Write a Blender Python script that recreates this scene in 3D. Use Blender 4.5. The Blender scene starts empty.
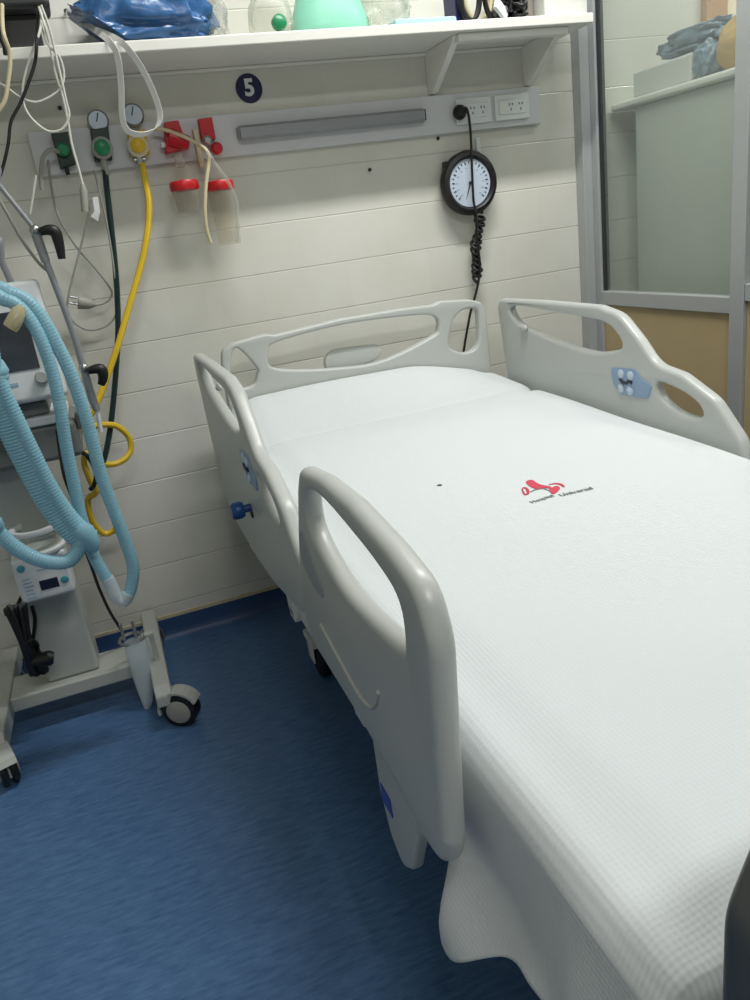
import bpy, bmesh, math, random
from mathutils import Vector, Matrix, Euler
random.seed(7)
SC = bpy.context.scene
COL = SC.collection
# ------------------------------------------------------------------ camera
F_PX = 762.9
PITCH, ROLL, YAW = -0.342, 0.140, -0.307
CAM = Vector((0.0, -2.566, 1.274))
MR = Matrix.Rotation(YAW, 3, 'Z') @ Matrix.Rotation(PITCH, 3, 'X') @ Matrix.Rotation(ROLL, 3, 'Y')
cam_d = bpy.data.cameras.new('camera'); cam = bpy.data.objects.new('camera', cam_d); COL.objects.link(cam)
right, fwd, up = MR.col[0], MR.col[1], MR.col[2]
m4 = Matrix((right, up, -fwd)).transposed().to_4x4(); m4.translation = CAM
cam.matrix_world = m4
cam_d.sensor_fit = 'VERTICAL'; cam_d.sensor_height = 36.0; cam_d.lens = F_PX * 36.0 / 1000.0
cam_d.clip_start = 0.02
SC.camera = cam

def P(u, v, X=None, Y=None, Z=None):
    """point of the room measured in the photograph at pixel u,v on a plane of known X, Y or Z"""
    d = MR @ Vector(((u - 375) / F_PX, 1.0, -(v - 500) / F_PX))
    if Y is not None: t = (Y - CAM.y) / d.y
    elif X is not None: t = (X - CAM.x) / d.x
    else: t = (Z - CAM.z) / d.z
    return CAM + d * t
def PY(Y, *uv): return [P(u, v, Y=Y) for u, v in uv]

# ------------------------------------------------------------------ materials
def lin(c):
    def f(x):
        x /= 255.0
        return x / 12.92 if x <= .04045 else ((x + .055) / 1.055) ** 2.4
    return (f(c[0]), f(c[1]), f(c[2]), 1.0)
def newmat(name):
    m = bpy.data.materials.new(name); m.use_nodes = True
    nt = m.node_tree; b = nt.nodes['Principled BSDF']
    return m, nt, b
def mat(name, rgb, rough=.5, metal=0., spec=.5, noise=.0, nscale=30., bump=0., bscale=200., coat=0., trans=0., sss=0.):
    m, nt, b = newmat(name)
    b.inputs['Base Color'].default_value = lin(rgb)
    b.inputs['Roughness'].default_value = rough; b.inputs['Metallic'].default_value = metal
    b.inputs['Specular IOR Level'].default_value = spec; b.inputs['Coat Weight'].default_value = coat
    b.inputs['Transmission Weight'].default_value = trans
    tc = nt.nodes.new('ShaderNodeTexCoord')
    if noise > 0:
        n = nt.nodes.new('ShaderNodeTexNoise'); n.inputs['Scale'].default_value = nscale; n.inputs['Detail'].default_value = 4
        nt.links.new(tc.outputs['Object'], n.inputs['Vector'])
        mx = nt.nodes.new('ShaderNodeMix'); mx.data_type = 'RGBA'
        c = lin(rgb)
        mx.inputs[6].default_value = tuple(min(1, x * (1 - noise)) for x in c[:3]) + (1,)
        mx.inputs[7].default_value = tuple(min(1, x * (1 + noise)) for x in c[:3]) + (1,)
        nt.links.new(n.outputs['Fac'], mx.inputs[0]); nt.links.new(mx.outputs[2], b.inputs['Base Color'])
    if bump > 0:
        n2 = nt.nodes.new('ShaderNodeTexNoise'); n2.inputs['Scale'].default_value = bscale
        nt.links.new(tc.outputs['Object'], n2.inputs['Vector'])
        bp = nt.nodes.new('ShaderNodeBump'); bp.inputs['Strength'].default_value = bump; bp.inputs['Distance'].default_value = .002
        nt.links.new(n2.outputs['Fac'], bp.inputs['Height']); nt.links.new(bp.outputs['Normal'], b.inputs['Normal'])
    return m
def clear(name, rgb, opacity=.15, rough=.08, gloss=.15):
    """thin clear plastic or glass: mostly see-through, with a body tint and a sheen"""
    m, nt, b = newmat(name)
    out = nt.nodes['Material Output']
    b.inputs['Base Color'].default_value = lin(rgb); b.inputs['Roughness'].default_value = rough
    t = nt.nodes.new('ShaderNodeBsdfTransparent'); t.inputs['Color'].default_value = tuple(.5 + .5 * x for x in lin(rgb)[:3]) + (1,)
    lw = nt.nodes.new('ShaderNodeLayerWeight'); lw.inputs['Blend'].default_value = .25
    ma = nt.nodes.new('ShaderNodeMath'); ma.operation = 'MULTIPLY_ADD'; ma.use_clamp = True
    ma.inputs[1].default_value = gloss * 2; ma.inputs[2].default_value = opacity
    nt.links.new(lw.outputs['Facing'], ma.inputs[0])
    mx = nt.nodes.new('ShaderNodeMixShader')
    nt.links.new(ma.outputs[0], mx.inputs[0]); nt.links.new(t.outputs[0], mx.inputs[1]); nt.links.new(b.outputs[0], mx.inputs[2])
    nt.links.new(mx.outputs[0], out.inputs['Surface'])
    return m

def tile_mat():
    m, nt, b = newmat('wall_tile')
    tc = nt.nodes.new('ShaderNodeTexCoord'); sep = nt.nodes.new('ShaderNodeSeparateXYZ'); cmb = nt.nodes.new('ShaderNodeCombineXYZ')
    nt.links.new(tc.outputs['Object'], sep.inputs[0])
    ad = nt.nodes.new('ShaderNodeMath'); ad.operation = 'ADD'; nt.links.new(sep.outputs['X'], ad.inputs[0]); nt.links.new(sep.outputs['Y'], ad.inputs[1])
    ax = nt.nodes.new('ShaderNodeMath'); ax.operation = 'ADD'; ax.inputs[1].default_value = .9 - .072
    nt.links.new(ad.outputs[0], ax.inputs[0])
    az = nt.nodes.new('ShaderNodeMath'); az.operation = 'ADD'; az.inputs[1].default_value = -.075
    nt.links.new(sep.outputs['Z'], az.inputs[0])
    nt.links.new(ax.outputs[0], cmb.inputs['X']); nt.links.new(az.outputs[0], cmb.inputs['Y'])
    br = nt.nodes.new('ShaderNodeTexBrick'); br.offset = .5
    br.inputs['Scale'].default_value = 1; br.inputs['Brick Width'].default_value = .30; br.inputs['Row Height'].default_value = .15
    br.inputs['Mortar Size'].default_value = .0016; br.inputs['Mortar Smooth'].default_value = .4; br.inputs['Bias'].default_value = 0
    br.inputs['Color1'].default_value = lin((214, 214, 205)); br.inputs['Color2'].default_value = lin((217, 217, 208))
    br.inputs['Mortar'].default_value = lin((213, 212, 203))
    nt.links.new(cmb.outputs[0], br.inputs['Vector'])
    n = nt.nodes.new('ShaderNodeTexNoise'); n.inputs['Scale'].default_value = 3.; n.inputs['Detail'].default_value = 6
    nt.links.new(tc.outputs['Object'], n.inputs['Vector'])
    mx = nt.nodes.new('ShaderNodeMix'); mx.data_type = 'RGBA'; mx.blend_type = 'MULTIPLY'
    cr = nt.nodes.new('ShaderNodeValToRGB'); cr.color_ramp.elements[0].position = .3; cr.color_ramp.elements[0].color = (.90, .89, .86, 1)
    cr.color_ramp.elements[1].position = .65; cr.color_ramp.elements[1].color = (1, 1, 1, 1)
    nt.links.new(n.outputs['Fac'], cr.inputs[0]); mx.inputs[0].default_value = 1
    nt.links.new(br.outputs['Color'], mx.inputs[6]); nt.links.new(cr.outputs[0], mx.inputs[7])
    pg = nt.nodes.new('ShaderNodeMath'); pg.operation = 'PINGPONG'; pg.inputs[1].default_value = .075; nt.links.new(az.outputs[0], pg.inputs[0])
    ln = nt.nodes.new('ShaderNodeMapRange'); ln.inputs[1].default_value = .0008; ln.inputs[2].default_value = .0026; ln.inputs[3].default_value = 1; ln.inputs[4].default_value = 0
    nt.links.new(pg.outputs[0], ln.inputs[0])
    m2 = nt.nodes.new('ShaderNodeMix'); m2.data_type = 'RGBA'; m2.inputs[7].default_value = lin((194, 192, 181))
    nt.links.new(ln.outputs[0], m2.inputs[0]); nt.links.new(mx.outputs[2], m2.inputs[6])
    nt.links.new(m2.outputs[2], b.inputs['Base Color'])
    bp = nt.nodes.new('ShaderNodeBump'); bp.inputs['Strength'].default_value = .6; bp.inputs['Distance'].default_value = .0015; bp.invert = True
    n3 = nt.nodes.new('ShaderNodeTexNoise'); n3.inputs['Scale'].default_value = 9.
    nt.links.new(tc.outputs['Object'], n3.inputs['Vector'])
    ml = nt.nodes.new('ShaderNodeMath'); ml.operation = 'MULTIPLY_ADD'; ml.inputs[1].default_value = .5
    nt.links.new(n3.outputs['Fac'], ml.inputs[0]); nt.links.new(ln.outputs[0], ml.inputs[2])
    nt.links.new(ml.outputs[0], bp.inputs['Height']); nt.links.new(bp.outputs[0], b.inputs['Normal'])
    b.inputs['Roughness'].default_value = .22
    return m
def floor_mat():
    m, nt, b = newmat('blue_vinyl')
    tc = nt.nodes.new('ShaderNodeTexCoord'); mp = nt.nodes.new('ShaderNodeMapping'); mp.inputs['Scale'].default_value = (18, 90, 10)
    mp.inputs['Rotation'].default_value = (0, 0, .05)
    nt.links.new(tc.outputs['Object'], mp.inputs[0])
    n = nt.nodes.new('ShaderNodeTexNoise'); n.inputs['Scale'].default_value = 1.; n.inputs['Detail'].default_value = 6; n.inputs['Roughness'].default_value = .7
    nt.links.new(mp.outputs[0], n.inputs['Vector'])
    cr = nt.nodes.new('ShaderNodeValToRGB')
    cr.color_ramp.elements[0].position = .32; cr.color_ramp.elements[0].color = lin((58, 90, 130))
    cr.color_ramp.elements[1].position = .7; cr.color_ramp.elements[1].color = lin((86, 120, 160))
    nt.links.new(n.outputs['Fac'], cr.inputs[0]); nt.links.new(cr.outputs[0], b.inputs['Base Color'])
    b.inputs['Roughness'].default_value = .42; b.inputs['Specular IOR Level'].default_value = .35
    return m
def waffle_mat():
    m, nt, b = newmat('white_waffle_cotton')
    b.inputs['Base Color'].default_value = lin((206, 211, 212)); b.inputs['Roughness'].default_value = .9; b.inputs['Specular IOR Level'].default_value = .15
    tc = nt.nodes.new('ShaderNodeTexCoord'); sep = nt.nodes.new('ShaderNodeSeparateXYZ'); nt.links.new(tc.outputs['UV'], sep.inputs[0])
    def s(o):
        a = nt.nodes.new('ShaderNodeMath'); a.operation = 'MULTIPLY'; a.inputs[1].default_value = 2 * math.pi / .0088; nt.links.new(sep.outputs[o], a.inputs[0])
        c = nt.nodes.new('ShaderNodeMath'); c.operation = 'SINE'; nt.links.new(a.outputs[0], c.inputs[0]); return c
    r1 = nt.nodes.new('ShaderNodeMapping'); r1.vector_type = 'POINT'; r1.inputs['Rotation'].default_value = (0, 0, math.radians(45))
    nt.links.new(tc.outputs['UV'], r1.inputs[0]); nt.links.new(r1.outputs[0], sep.inputs[0])
    sx, sy = s('X'), s('Y')
    mu = nt.nodes.new('ShaderNodeMath'); mu.operation = 'MULTIPLY'; nt.links.new(sx.outputs[0], mu.inputs[0]); nt.links.new(sy.outputs[0], mu.inputs[1])
    bp = nt.nodes.new('ShaderNodeBump'); bp.inputs['Strength'].default_value = .22; bp.inputs['Distance'].default_value = .0012
    nt.links.new(mu.outputs[0], bp.inputs['Height']); nt.links.new(bp.outputs[0], b.inputs['Normal'])
    return m

M = dict(
    tile=tile_mat(), floor=floor_mat(), sheet=waffle_mat(),
    ceil=mat('ceiling_paint', (225, 224, 216), .9, noise=.03),
    plaster=mat('plaster', (205, 202, 188), .85, noise=.04, nscale=5),
    base=mat('blue_baseboard', (46, 74, 116), .4, noise=.08),
    caulk=mat('caulk', (196, 184, 152), .8, noise=.25, nscale=40),
    bed=mat('bed_plastic', (183, 187, 183), .34, noise=.02, nscale=8, bump=.05, bscale=900),
    bedlite=mat('bed_frame_paint', (208, 211, 206), .4, noise=.02),
    dark=mat('dark_plastic', (46, 48, 48), .45, noise=.1),
    foot=mat('footboard_plastic', (78, 81, 80), .4, noise=.05),
    black=mat('black_rubber', (14, 14, 15), .45, noise=.1),
    bluep=mat('control_panel_blue', (134, 160, 188), .4, noise=.05, nscale=60),
    recess=mat('grey_recess', (150, 156, 160), .45, noise=.03),
    bluek=mat('blue_knob', (26, 70, 128), .35, noise=.05),
    sticker=mat('blue_sticker', (40, 72, 160), .4, noise=.05),
    button=mat('pale_button', (190, 206, 222), .35),
    alu=mat('aluminium', (176, 180, 180), .42, metal=.25, noise=.05, nscale=15),
    alud=mat('grey_aluminium_bar', (150, 153, 157), .4, metal=.35, noise=.05),
    steel=mat('steel', (170, 172, 172), .28, metal=.9),
    white=mat('white_paint', (226, 226, 218), .45, noise=.02),
    panelw=mat('headwall_panel', (203, 205, 207), .35, noise=.02, nscale=6),
    whitep=mat('white_plastic', (218, 222, 222), .35, noise=.02),
    navy=mat('navy', (22, 22, 70), .4, noise=.05),
    red=mat('red_plastic', (190, 24, 34), .35, noise=.05),
    green=mat('green_plastic', (24, 128, 82), .35, noise=.05),
    dgreen=mat('dark_green_plastic', (16, 44, 36), .4, noise=.08),
    hoseg=mat('dark_green_hose', (10, 40, 40), .4, noise=.05),
    yellow=mat('yellow_plastic', (212, 172, 30), .4, noise=.05),
    hosey=mat('yellow_hose', (216, 182, 40), .45, noise=.06),
    cord=mat('grey_cord', (150, 150, 142), .5, noise=.04), corw=mat('white_cord', (206, 206, 196), .5, noise=.04),
    strap=mat('white_elastic', (226, 226, 220), .8, noise=.04),
    cream=mat('cream_tube', (205, 196, 160), .4, noise=.05),
    beige=mat('beige_laminate', (186, 166, 126), .5, noise=.05, nscale=12),
    pale=mat('pale_green_panel', (198, 204, 194), .45, noise=.05, nscale=4),
    vent=mat('ventilator_grey', (172, 176, 170), .45, noise=.03),
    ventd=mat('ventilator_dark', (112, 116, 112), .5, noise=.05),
    ventw=mat('ventilator_white', (214, 218, 218), .4, noise=.02),
    screen=mat('screen_glass', (64, 68, 76), .2, noise=.06),
    teal=mat('teal_button', (60, 150, 160), .4), lcd=mat('lcd', (22, 26, 44), .2),
    inkl=mat('pale_blue_print', (150, 178, 200), .5),
    ink=mat('grey_print', (120, 126, 126), .8), redp=mat('red_print', (196, 66, 84), .8), dot=mat('dark_mark', (70, 70, 68), .9),
    dial=mat('dial_face', (186, 198, 212), .3, noise=.02), tick=mat('dial_ink', (40, 48, 60), .5),
    bluebag=mat('blue_plastic_bag', (56, 100, 150), .26, noise=.40, nscale=34, bump=.9, bscale=30),
    amb=mat('green_silicone', (140, 208, 182), .35, noise=.06, nscale=12),
    lblue=mat('pale_blue_wrap', (170, 206, 214), .5, noise=.06),
    tanbag=mat('tan_paper', (196, 162, 108), .8, noise=.10, nscale=25, bump=.4, bscale=60),
    greyb=mat('blue_grey_bag', (128, 148, 162), .35, noise=.22, nscale=18, bump=.6, bscale=30),
    carton=mat('white_carton', (208, 210, 204), .7, noise=.06, nscale=20),
    tanwood=mat('tan_wood', (190, 150, 112), .6, noise=.1), creamp=mat('cream_pane', (244, 228, 200), .6),
    greybox=mat('grey_box', (128, 122, 112), .6, noise=.08),
    tubeb=clear('blue_tube', (150, 200, 216), .62, .3, .3),
    bagclear=clear('frosted_bag', (222, 232, 236), .5, .35, .2),
    glass=clear('pane_glass', (226, 232, 228), .06, .03, .08),
    clearp=clear('clear_plastic', (228, 230, 222), .16, .12, .25),
    collar=clear('yellowed_plastic', (206, 198, 160), .55, .2, .3),
    jar=clear('jar_plastic', (240, 238, 230), .05, .12, .10),
)

# ------------------------------------------------------------------ geometry
ORG = {}
def fix(o, label=None, cat=None, group=None, kind=None):
    if label: o['label'] = label
    if cat: o['category'] = cat
    if group: o['group'] = group
    if kind: o['kind'] = kind
    return o
def thing(name, label, cat, loc, group=None):
    o = bpy.data.objects.new(name, None); COL.objects.link(o); o.location = loc; o.empty_display_size = .05
    ORG[o] = Vector(loc); return fix(o, label, cat, group)
def spline(pts, n=10, closed=False):
    pts = [Vector(p) for p in pts]; out = []; L = len(pts)
    rng = L if closed else L - 1
    for i in range(rng):
        if closed: a, b, c, d = pts[(i - 1) % L], pts[i], pts[(i + 1) % L], pts[(i + 2) % L]
        else:
            b, c = pts[i], pts[i + 1]; a = pts[i - 1] if i else b * 2 - c; d = pts[i + 2] if i + 2 < L else c * 2 - b
        for k in range(n):
            t = k / n
            out.append(.5 * ((2 * b) + (c - a) * t + (2 * a - 5 * b + 4 * c - d) * t * t + (3 * b - a - 3 * c + d) * t ** 3))
    if not closed: out.append(pts[-1])
    return out
def resample(pts, step):
    out = [pts[0]]; acc = 0
    for a, b in zip(pts, pts[1:]):
        l = (b - a).length
        if l < 1e-9: continue
        d = step - acc
        while d <= l:
            out.append(a.lerp(b, d / l)); d += step
        acc = (acc + l) % step
    if (out[-1] - pts[-1]).length > step * .2: out.append(pts[-1])
    return out
class B:
    def __init__(s): s.bm = bmesh.new()
    def box(s, lo, hi, rot=None, piv=None):
        r = bmesh.ops.create_cube(s.bm, size=1); lo, hi = Vector(lo), Vector(hi); c = (lo + hi) / 2; d = hi - lo
        for v in r['verts']: v.co = Vector((v.co.x * d.x, v.co.y * d.y, v.co.z * d.z)) + c
        if rot is not None:
            R_ = Euler(rot).to_matrix(); pv = Vector(piv) if piv is not None else c
            for v in r['verts']: v.co = R_ @ (v.co - pv) + pv
        return s
    def cbox(s, c, d, rot=None):
        c, d = Vector(c), Vector(d); return s.box(c - d / 2, c + d / 2, rot)
    def frame(s, p, a, r, seg, u):
        a = a.normalized(); u = (u - a * u.dot(a))
        if u.length < 1e-5: u = a.orthogonal()
        u.normalize(); w = a.cross(u)
        return [s.bm.verts.new(p + (u * math.cos(2 * math.pi * k / seg) + w * math.sin(2 * math.pi * k / seg)) * r) for k in range(seg)], u
    def rings(s, ps, rs, seg=12, cap=True, flat=None, dirs=None):
        """sweep circles of radius rs along points ps"""
        ps = [Vector(p) for p in ps]; prev = None; u = None; first = None
        for i, p in enumerate(ps):
            if dirs: a = dirs
            else:
                a = ps[min(i + 1, len(ps) - 1)] - ps[max(i - 1, 0)]
            if a.length < 1e-9: a = Vector((0, 0, 1))
            if u is None: u = a.orthogonal().normalized()
            ring, u = s.frame(p, a, rs[i] if hasattr(rs, '__len__') else rs, seg, u)
            if prev:
                for k in range(seg): s.bm.faces.new((prev[k], prev[(k + 1) % seg], ring[(k + 1) % seg], ring[k]))
            else: first = ring
            prev = ring
        if cap:
            s.bm.faces.new(first[::-1]); s.bm.faces.new(prev)
        return s
    def tube(s, pts, r, seg=8, n=8, closed=False):
        sp = spline(pts, n, closed)
        if closed: sp.append(sp[0])
        return s.rings(sp, r, seg)
    def corr(s, pts, r, step=.0026, amp=.05, seg=14):
        sp = resample(spline(pts, 14), step)
        rs = [r * (1 + amp * math.cos(2 * math.pi * i / 3.0)) for i in range(len(sp))]
        return s.rings(sp, rs, seg)
    def cyl(s, a, b, r, r2=None, seg=24):
        return s.rings([a, b], [r, r if r2 is None else r2], seg)
    def lathe(s, o, axis, prof, seg=32, cap=True):
        o, axis = Vector(o), Vector(axis).normalized()
        return s.rings([o + axis * h for r, h in prof], [max(r, 1e-4) for r, h in prof], seg, cap, dirs=axis)
    def ball(s, c, r, sub=3):
        q = bmesh.ops.create_icosphere(s.bm, subdivisions=sub, radius=1)
        rr = r if hasattr(r, '__len__') else (r, r, r)
        for v in q['verts']: v.co = Vector((v.co.x * rr[0], v.co.y * rr[1], v.co.z * rr[2])) + Vector(c)
        return s
    def prism(s, poly, d):
        """poly: list of 3-d points, d: extrusion vector"""
        d = Vector(d); a = [s.bm.verts.new(Vector(p)) for p in poly]; b = [s.bm.verts.new(Vector(p) + d) for p in poly]
        n = len(a); s.bm.faces.new(a[::-1]); s.bm.faces.new(b)
        for k in range(n): s.bm.faces.new((a[k], a[(k + 1) % n], b[(k + 1) % n], b[k]))
        return s
    def band(s, pts, wdir, w, t):
        """flat strap: rectangle swept along pts, width along wdir"""
        sp = spline(pts, 8); wd = Vector(wdir).normalized(); prev = None
        for i, p in enumerate(sp):
            a = (sp[min(i + 1, len(sp) - 1)] - sp[max(i - 1, 0)]).normalized(); nn = a.cross(wd).normalized(); ww = nn.cross(a).normalized()
            q = [s.bm.verts.new(p + ww * sx * w / 2 + nn * sy * t / 2) for sx, sy in ((-1, -1), (1, -1), (1, 1), (-1, 1))]
            if prev:
                for k in range(4): s.bm.faces.new((prev[k], prev[(k + 1) % 4], q[(k + 1) % 4], q[k]))
            else: s.bm.faces.new(q[::-1])
            prev = q
        s.bm.faces.new(prev); return s
    def build(s, name, m, parent=None, bevel=0., smooth=True, ang=40, label=None, seg=3):
        bmesh.ops.recalc_face_normals(s.bm, faces=s.bm.faces)
        me = bpy.data.meshes.new(name); s.bm.to_mesh(me); s.bm.free()
        return finish(me, name, m, parent, bevel, smooth, ang, label, seg)
def finish(me, name, m, parent=None, bevel=0., smooth=True, ang=40, label=None, seg=3):
    o = bpy.data.objects.new(name, me); COL.objects.link(o)
    if parent is not None:
        off = ORG[parent]; ORG[o] = off
        o.parent = parent
    else:
        xs = [v.co for v in me.vertices]
        off = Vector(((min(c.x for c in xs) + max(c.x for c in xs)) / 2, (min(c.y for c in xs) + max(c.y for c in xs)) / 2, min(c.z for c in xs)))
        o.location = off; ORG[o] = off
    me.transform(Matrix.Translation(-off))
    me.materials.append(M[m] if isinstance(m, str) else m)
    if smooth:
        me.polygons.foreach_set('use_smooth', [True] * len(me.polygons)); me.set_sharp_from_angle(angle=math.radians(ang))
    if bevel > 0:
        md = o.modifiers.new('bevel', 'BEVEL'); md.width = bevel; md.segments = seg; md.limit_method = 'ANGLE'; md.angle_limit = math.radians(35)
        md.harden_normals = True
    if label: o['label'] = label
    return o
def struct(o): o['kind'] = 'structure'; return o
def fillet(poly, r, n=7):
    """rounds the corners of a 2-d polygon; r one radius or one per corner"""
    out = []; L = len(poly)
    for i in range(L):
        p = Vector(poly[i]); a = Vector(poly[i - 1]) - p; b = Vector(poly[(i + 1) % L]) - p
        rr = r[i] if hasattr(r, '__len__') else r
        la, lb = a.length, b.length
        a.normalize(); b.normalize(); th = a.angle(b)
        if th > math.pi - .02 or rr <= 0: out.append(tuple(p)); continue
        t = min(rr / math.tan(th / 2), .48 * la, .48 * lb)
        A, C = p + a * t, p + b * t
        for k in range(n + 1):
            s = k / n; out.append(tuple(A * (1 - s) ** 2 + p * 2 * s * (1 - s) + C * s * s))
    return out
def round2(poly, n=6):
    return [(q.x, q.y) for q in spline([Vector((a, b, 0)) for a, b in poly], n, True)]
def plate(name, outer, holes, x0, x1, bev, m, parent, axis='X', ang=40):
    """a moulded plate: outline with holes in the (Y,Z) plane from x0 to x1 (axis X) or the (X,Z) plane (axis Y), rounded rims"""
    cu = bpy.data.curves.new(name, 'CURVE'); cu.dimensions = '2D'; cu.fill_mode = 'BOTH'
    for loop in [outer] + holes:
        sp = cu.splines.new('POLY'); sp.points.add(len(loop) - 1); sp.use_cyclic_u = True
        for k, q in enumerate(loop): sp.points[k].co = (q[0], q[1], 0, 1)
    th = abs(x1 - x0) / 2
    cu.extrude = max(th - bev, 1e-4); cu.bevel_depth = bev; cu.bevel_resolution = 4; cu.offset = -bev
    o = bpy.data.objects.new('tmp', cu); COL.objects.link(o); dg = bpy.context.evaluated_depsgraph_get(); dg.update()
    me = bpy.data.meshes.new_from_object(o.evaluated_get(dg)); bpy.data.objects.remove(o); bpy.data.curves.remove(cu)
    me.name = name; mid = (x0 + x1) / 2
    for v in me.vertices:
        a, b, c = v.co
        v.co = (c + mid, a, b) if axis == 'X' else (a, c + mid, b)
    bm = bmesh.new(); bm.from_mesh(me); bmesh.ops.remove_doubles(bm, verts=bm.verts, dist=2e-5)
    bmesh.ops.recalc_face_normals(bm, faces=bm.faces); bm.to_mesh(me); bm.free()
    me.materials.clear()
    return finish(me, name, m, parent, ang=ang)
def text_mesh(body, size, m4x4, name, m, parent, ext=.0004, off=0.0, fit=None):
    cu = bpy.data.curves.new(name, 'FONT'); cu.body = body; cu.size = size; cu.extrude = ext; cu.offset = off
    cu.align_x = 'CENTER'; cu.align_y = 'CENTER'
    o = bpy.data.objects.new('tmp', cu); COL.objects.link(o); dg = bpy.context.evaluated_depsgraph_get(); dg.update()
    me = bpy.data.meshes.new_from_object(o.evaluated_get(dg)); bpy.data.objects.remove(o); bpy.data.curves.remove(cu)
    if fit:
        xs = [v.co.x for v in me.vertices]; me.transform(Matrix.Scale(fit / (max(xs) - min(xs)), 4))
    me.transform(m4x4); me.materials.clear(); me.name = name
    return finish(me, name, m, parent, smooth=False)
def sm(a, b, x):
    t = max(0., min(1., (x - a) / (b - a))); return t * t * (3 - 2 * t)

# ------------------------------------------------------------------ room
XL, XR, YF, ZC = -1.6, 4.2, -5.2, 3.0
struct(B().box((XL, YF, -.1), (XR, 0, 0)).build('floor', 'floor'))
struct(B().box((XL, 0, -.1), (XR, .12, ZC)).build('wall_back', 'tile'))
struct(B().box((XL - .12, YF, -.1), (XL, .12, ZC)).build('wall_left', 'plaster'))
struct(B().box((XR, YF, -.1), (XR + .12, .12, ZC)).build('wall_right', 'plaster'))
struct(B().box((XL - .12, YF - .12, -.1), (XR + .12, YF, ZC)).build('wall_front', 'plaster'))
struct(B().box((XL - .12, YF - .12, ZC), (XR + .12, .12, ZC + .1)).build('ceiling', 'ceil'))
b = B(); prof = [(0, .0), (-.022, .0), (-.016, .004), (-.010, .012), (-.007, .03), (-.006, .074), (0, .074)]
b.prism([(XL, y, z) for y, z in prof], (1.78 - XL, 0, 0)); struct(b.build('baseboard_back', 'base'))
b = B(); pts = []
n = 90
top = [(XL + (1.78 - XL) * k / n, .083 + .004 * random.random()) for k in range(n + 1)]
poly = [(x, -.004, z) for x, z in top] + [(1.78, -.004, .0738), (XL, -.004, .0738)]
b.prism(poly, (0, .004, 0)); struct(b.build('trim_1', 'caulk', smooth=False))
# a bright tan framed window high on the far stretch of the back wall
wf = B(); x0 = P(703, 5, Y=-.01).x; x1 = P(724, 5, Y=-.01).x
wz0 = 1.55
wf.box((x0, -.03, wz0), (x1, -.001, 2.35)); wf.box((x1 + .55, -.03, wz0), (x1 + .55 + (x1 - x0), -.001, 2.35))
wf.box((x1, -.03, wz0), (x1 + .55, -.001, wz0 + .08)); wf.box((x1, -.03, 2.27), (x1 + .55, -.001, 2.35))
w1 = struct(wf.build('window_1', 'tanwood', bevel=.003))
B().box((x1, -.012, wz0 + .08), (x1 + .55, -.002, 2.27)).build('window_pane', 'creamp', w1)

# ------------------------------------------------------------------ shelf
SB, ST = 1.776, 1.804
sh = thing('wall_shelf', 'long white wall shelf with triangular brackets above the headwall panel', 'shelf', (.6, -.125, SB))
B().box((-1.3, -.255, SB), (1.66, -.001, ST)).build('board', 'white', sh, bevel=.004)
B().box((-1.3, -.012, SB - .010), (1.6, -.001, SB - .0005)).build('wall_cleat', 'white', sh, bevel=.003)
B().box((1.20, -.235, SB - .022), (1.58, -.20, SB - .0005)).build('front_cleat', 'white', sh, bevel=.003)
for x in (-.62, 1.19, 1.55):
    B().prism([(x, -.001, SB - .001), (x, -.215, SB - .001), (x, -.20, SB - .022), (x, -.035, 1.652), (x, -.001, 1.652)], (.022, 0, 0)).build('bracket', 'white', sh, bevel=.002)

# ------------------------------------------------------------------ headwall panel with outlets
PZ0, PZ1, PYF = 1.53, 1.648, -.022
hp = thing('headwall_panel', 'long pale grey wall panel below the shelf carrying gas outlets and sockets', 'panel', (.75, 0, PZ0))
B().box((-.06, PYF, PZ0), (1.60, -.0005, PZ1)).build('panel_board', 'panelw', hp, bevel=.004)
for u, v in ((432, 90.5), (438, 138.5), (60, 108)):
    q = P(u, v, Y=-.002); B().lathe((q.x, -.0005, q.z), (0, -1, 0), [(.006, 0), (.006, .022 if PZ0 < q.z < PZ1 else .003), (.003, .026 if PZ0 < q.z < PZ1 else .006)], 12).build('screw', 'dark', hp)
# grey aluminium bar
a, c = P(239, 128, Y=-.05), P(424, 112, Y=-.05)
lb = thing('wall_lamp_bar', 'long grey aluminium bar fixed across the headwall panel', 'bar', ((a.x + c.x) / 2, -.04, a.z))
zb = 1.588
B().prism([(a.x, PYF - .0003, zb - .016), (a.x, -.045, zb - .020), (a.x, -.058, zb - .012), (a.x, -.058, zb + .014), (a.x, -.045, zb + .022), (a.x, PYF - .0003, zb + .022)], (c.x - a.x, 0, 0)).build('extrusion', 'alud', lb, bevel=.002)
for xx, mm in ((a.x - .004, 'alud'), (c.x, 'dark')):
    B().box((xx, -.05, zb - .014), (xx + .004 if mm == 'alud' else xx + .007, PYF - .0003, zb + .018)).build('end_cap', mm, lb, bevel=.001)
# number disc
q = P(249, 88.5, Y=0)
nd = thing('number_sign', 'round dark navy sign with a white 5 on the tiled wall', 'sign', (q.x, 0, q.z))
B().lathe((q.x, -.0003, q.z), (0, -1, 0), [(.041, 0), (.041, .002), (.039, .003)], 48).build('disc', 'navy', nd)
text_mesh('5', .064, Matrix.Translation((q.x, -.0042, q.z)) @ Matrix.Rotation(math.pi / 2, 4, 'X'), 'numeral', 'whitep', nd, .0008, .0022)
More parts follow.
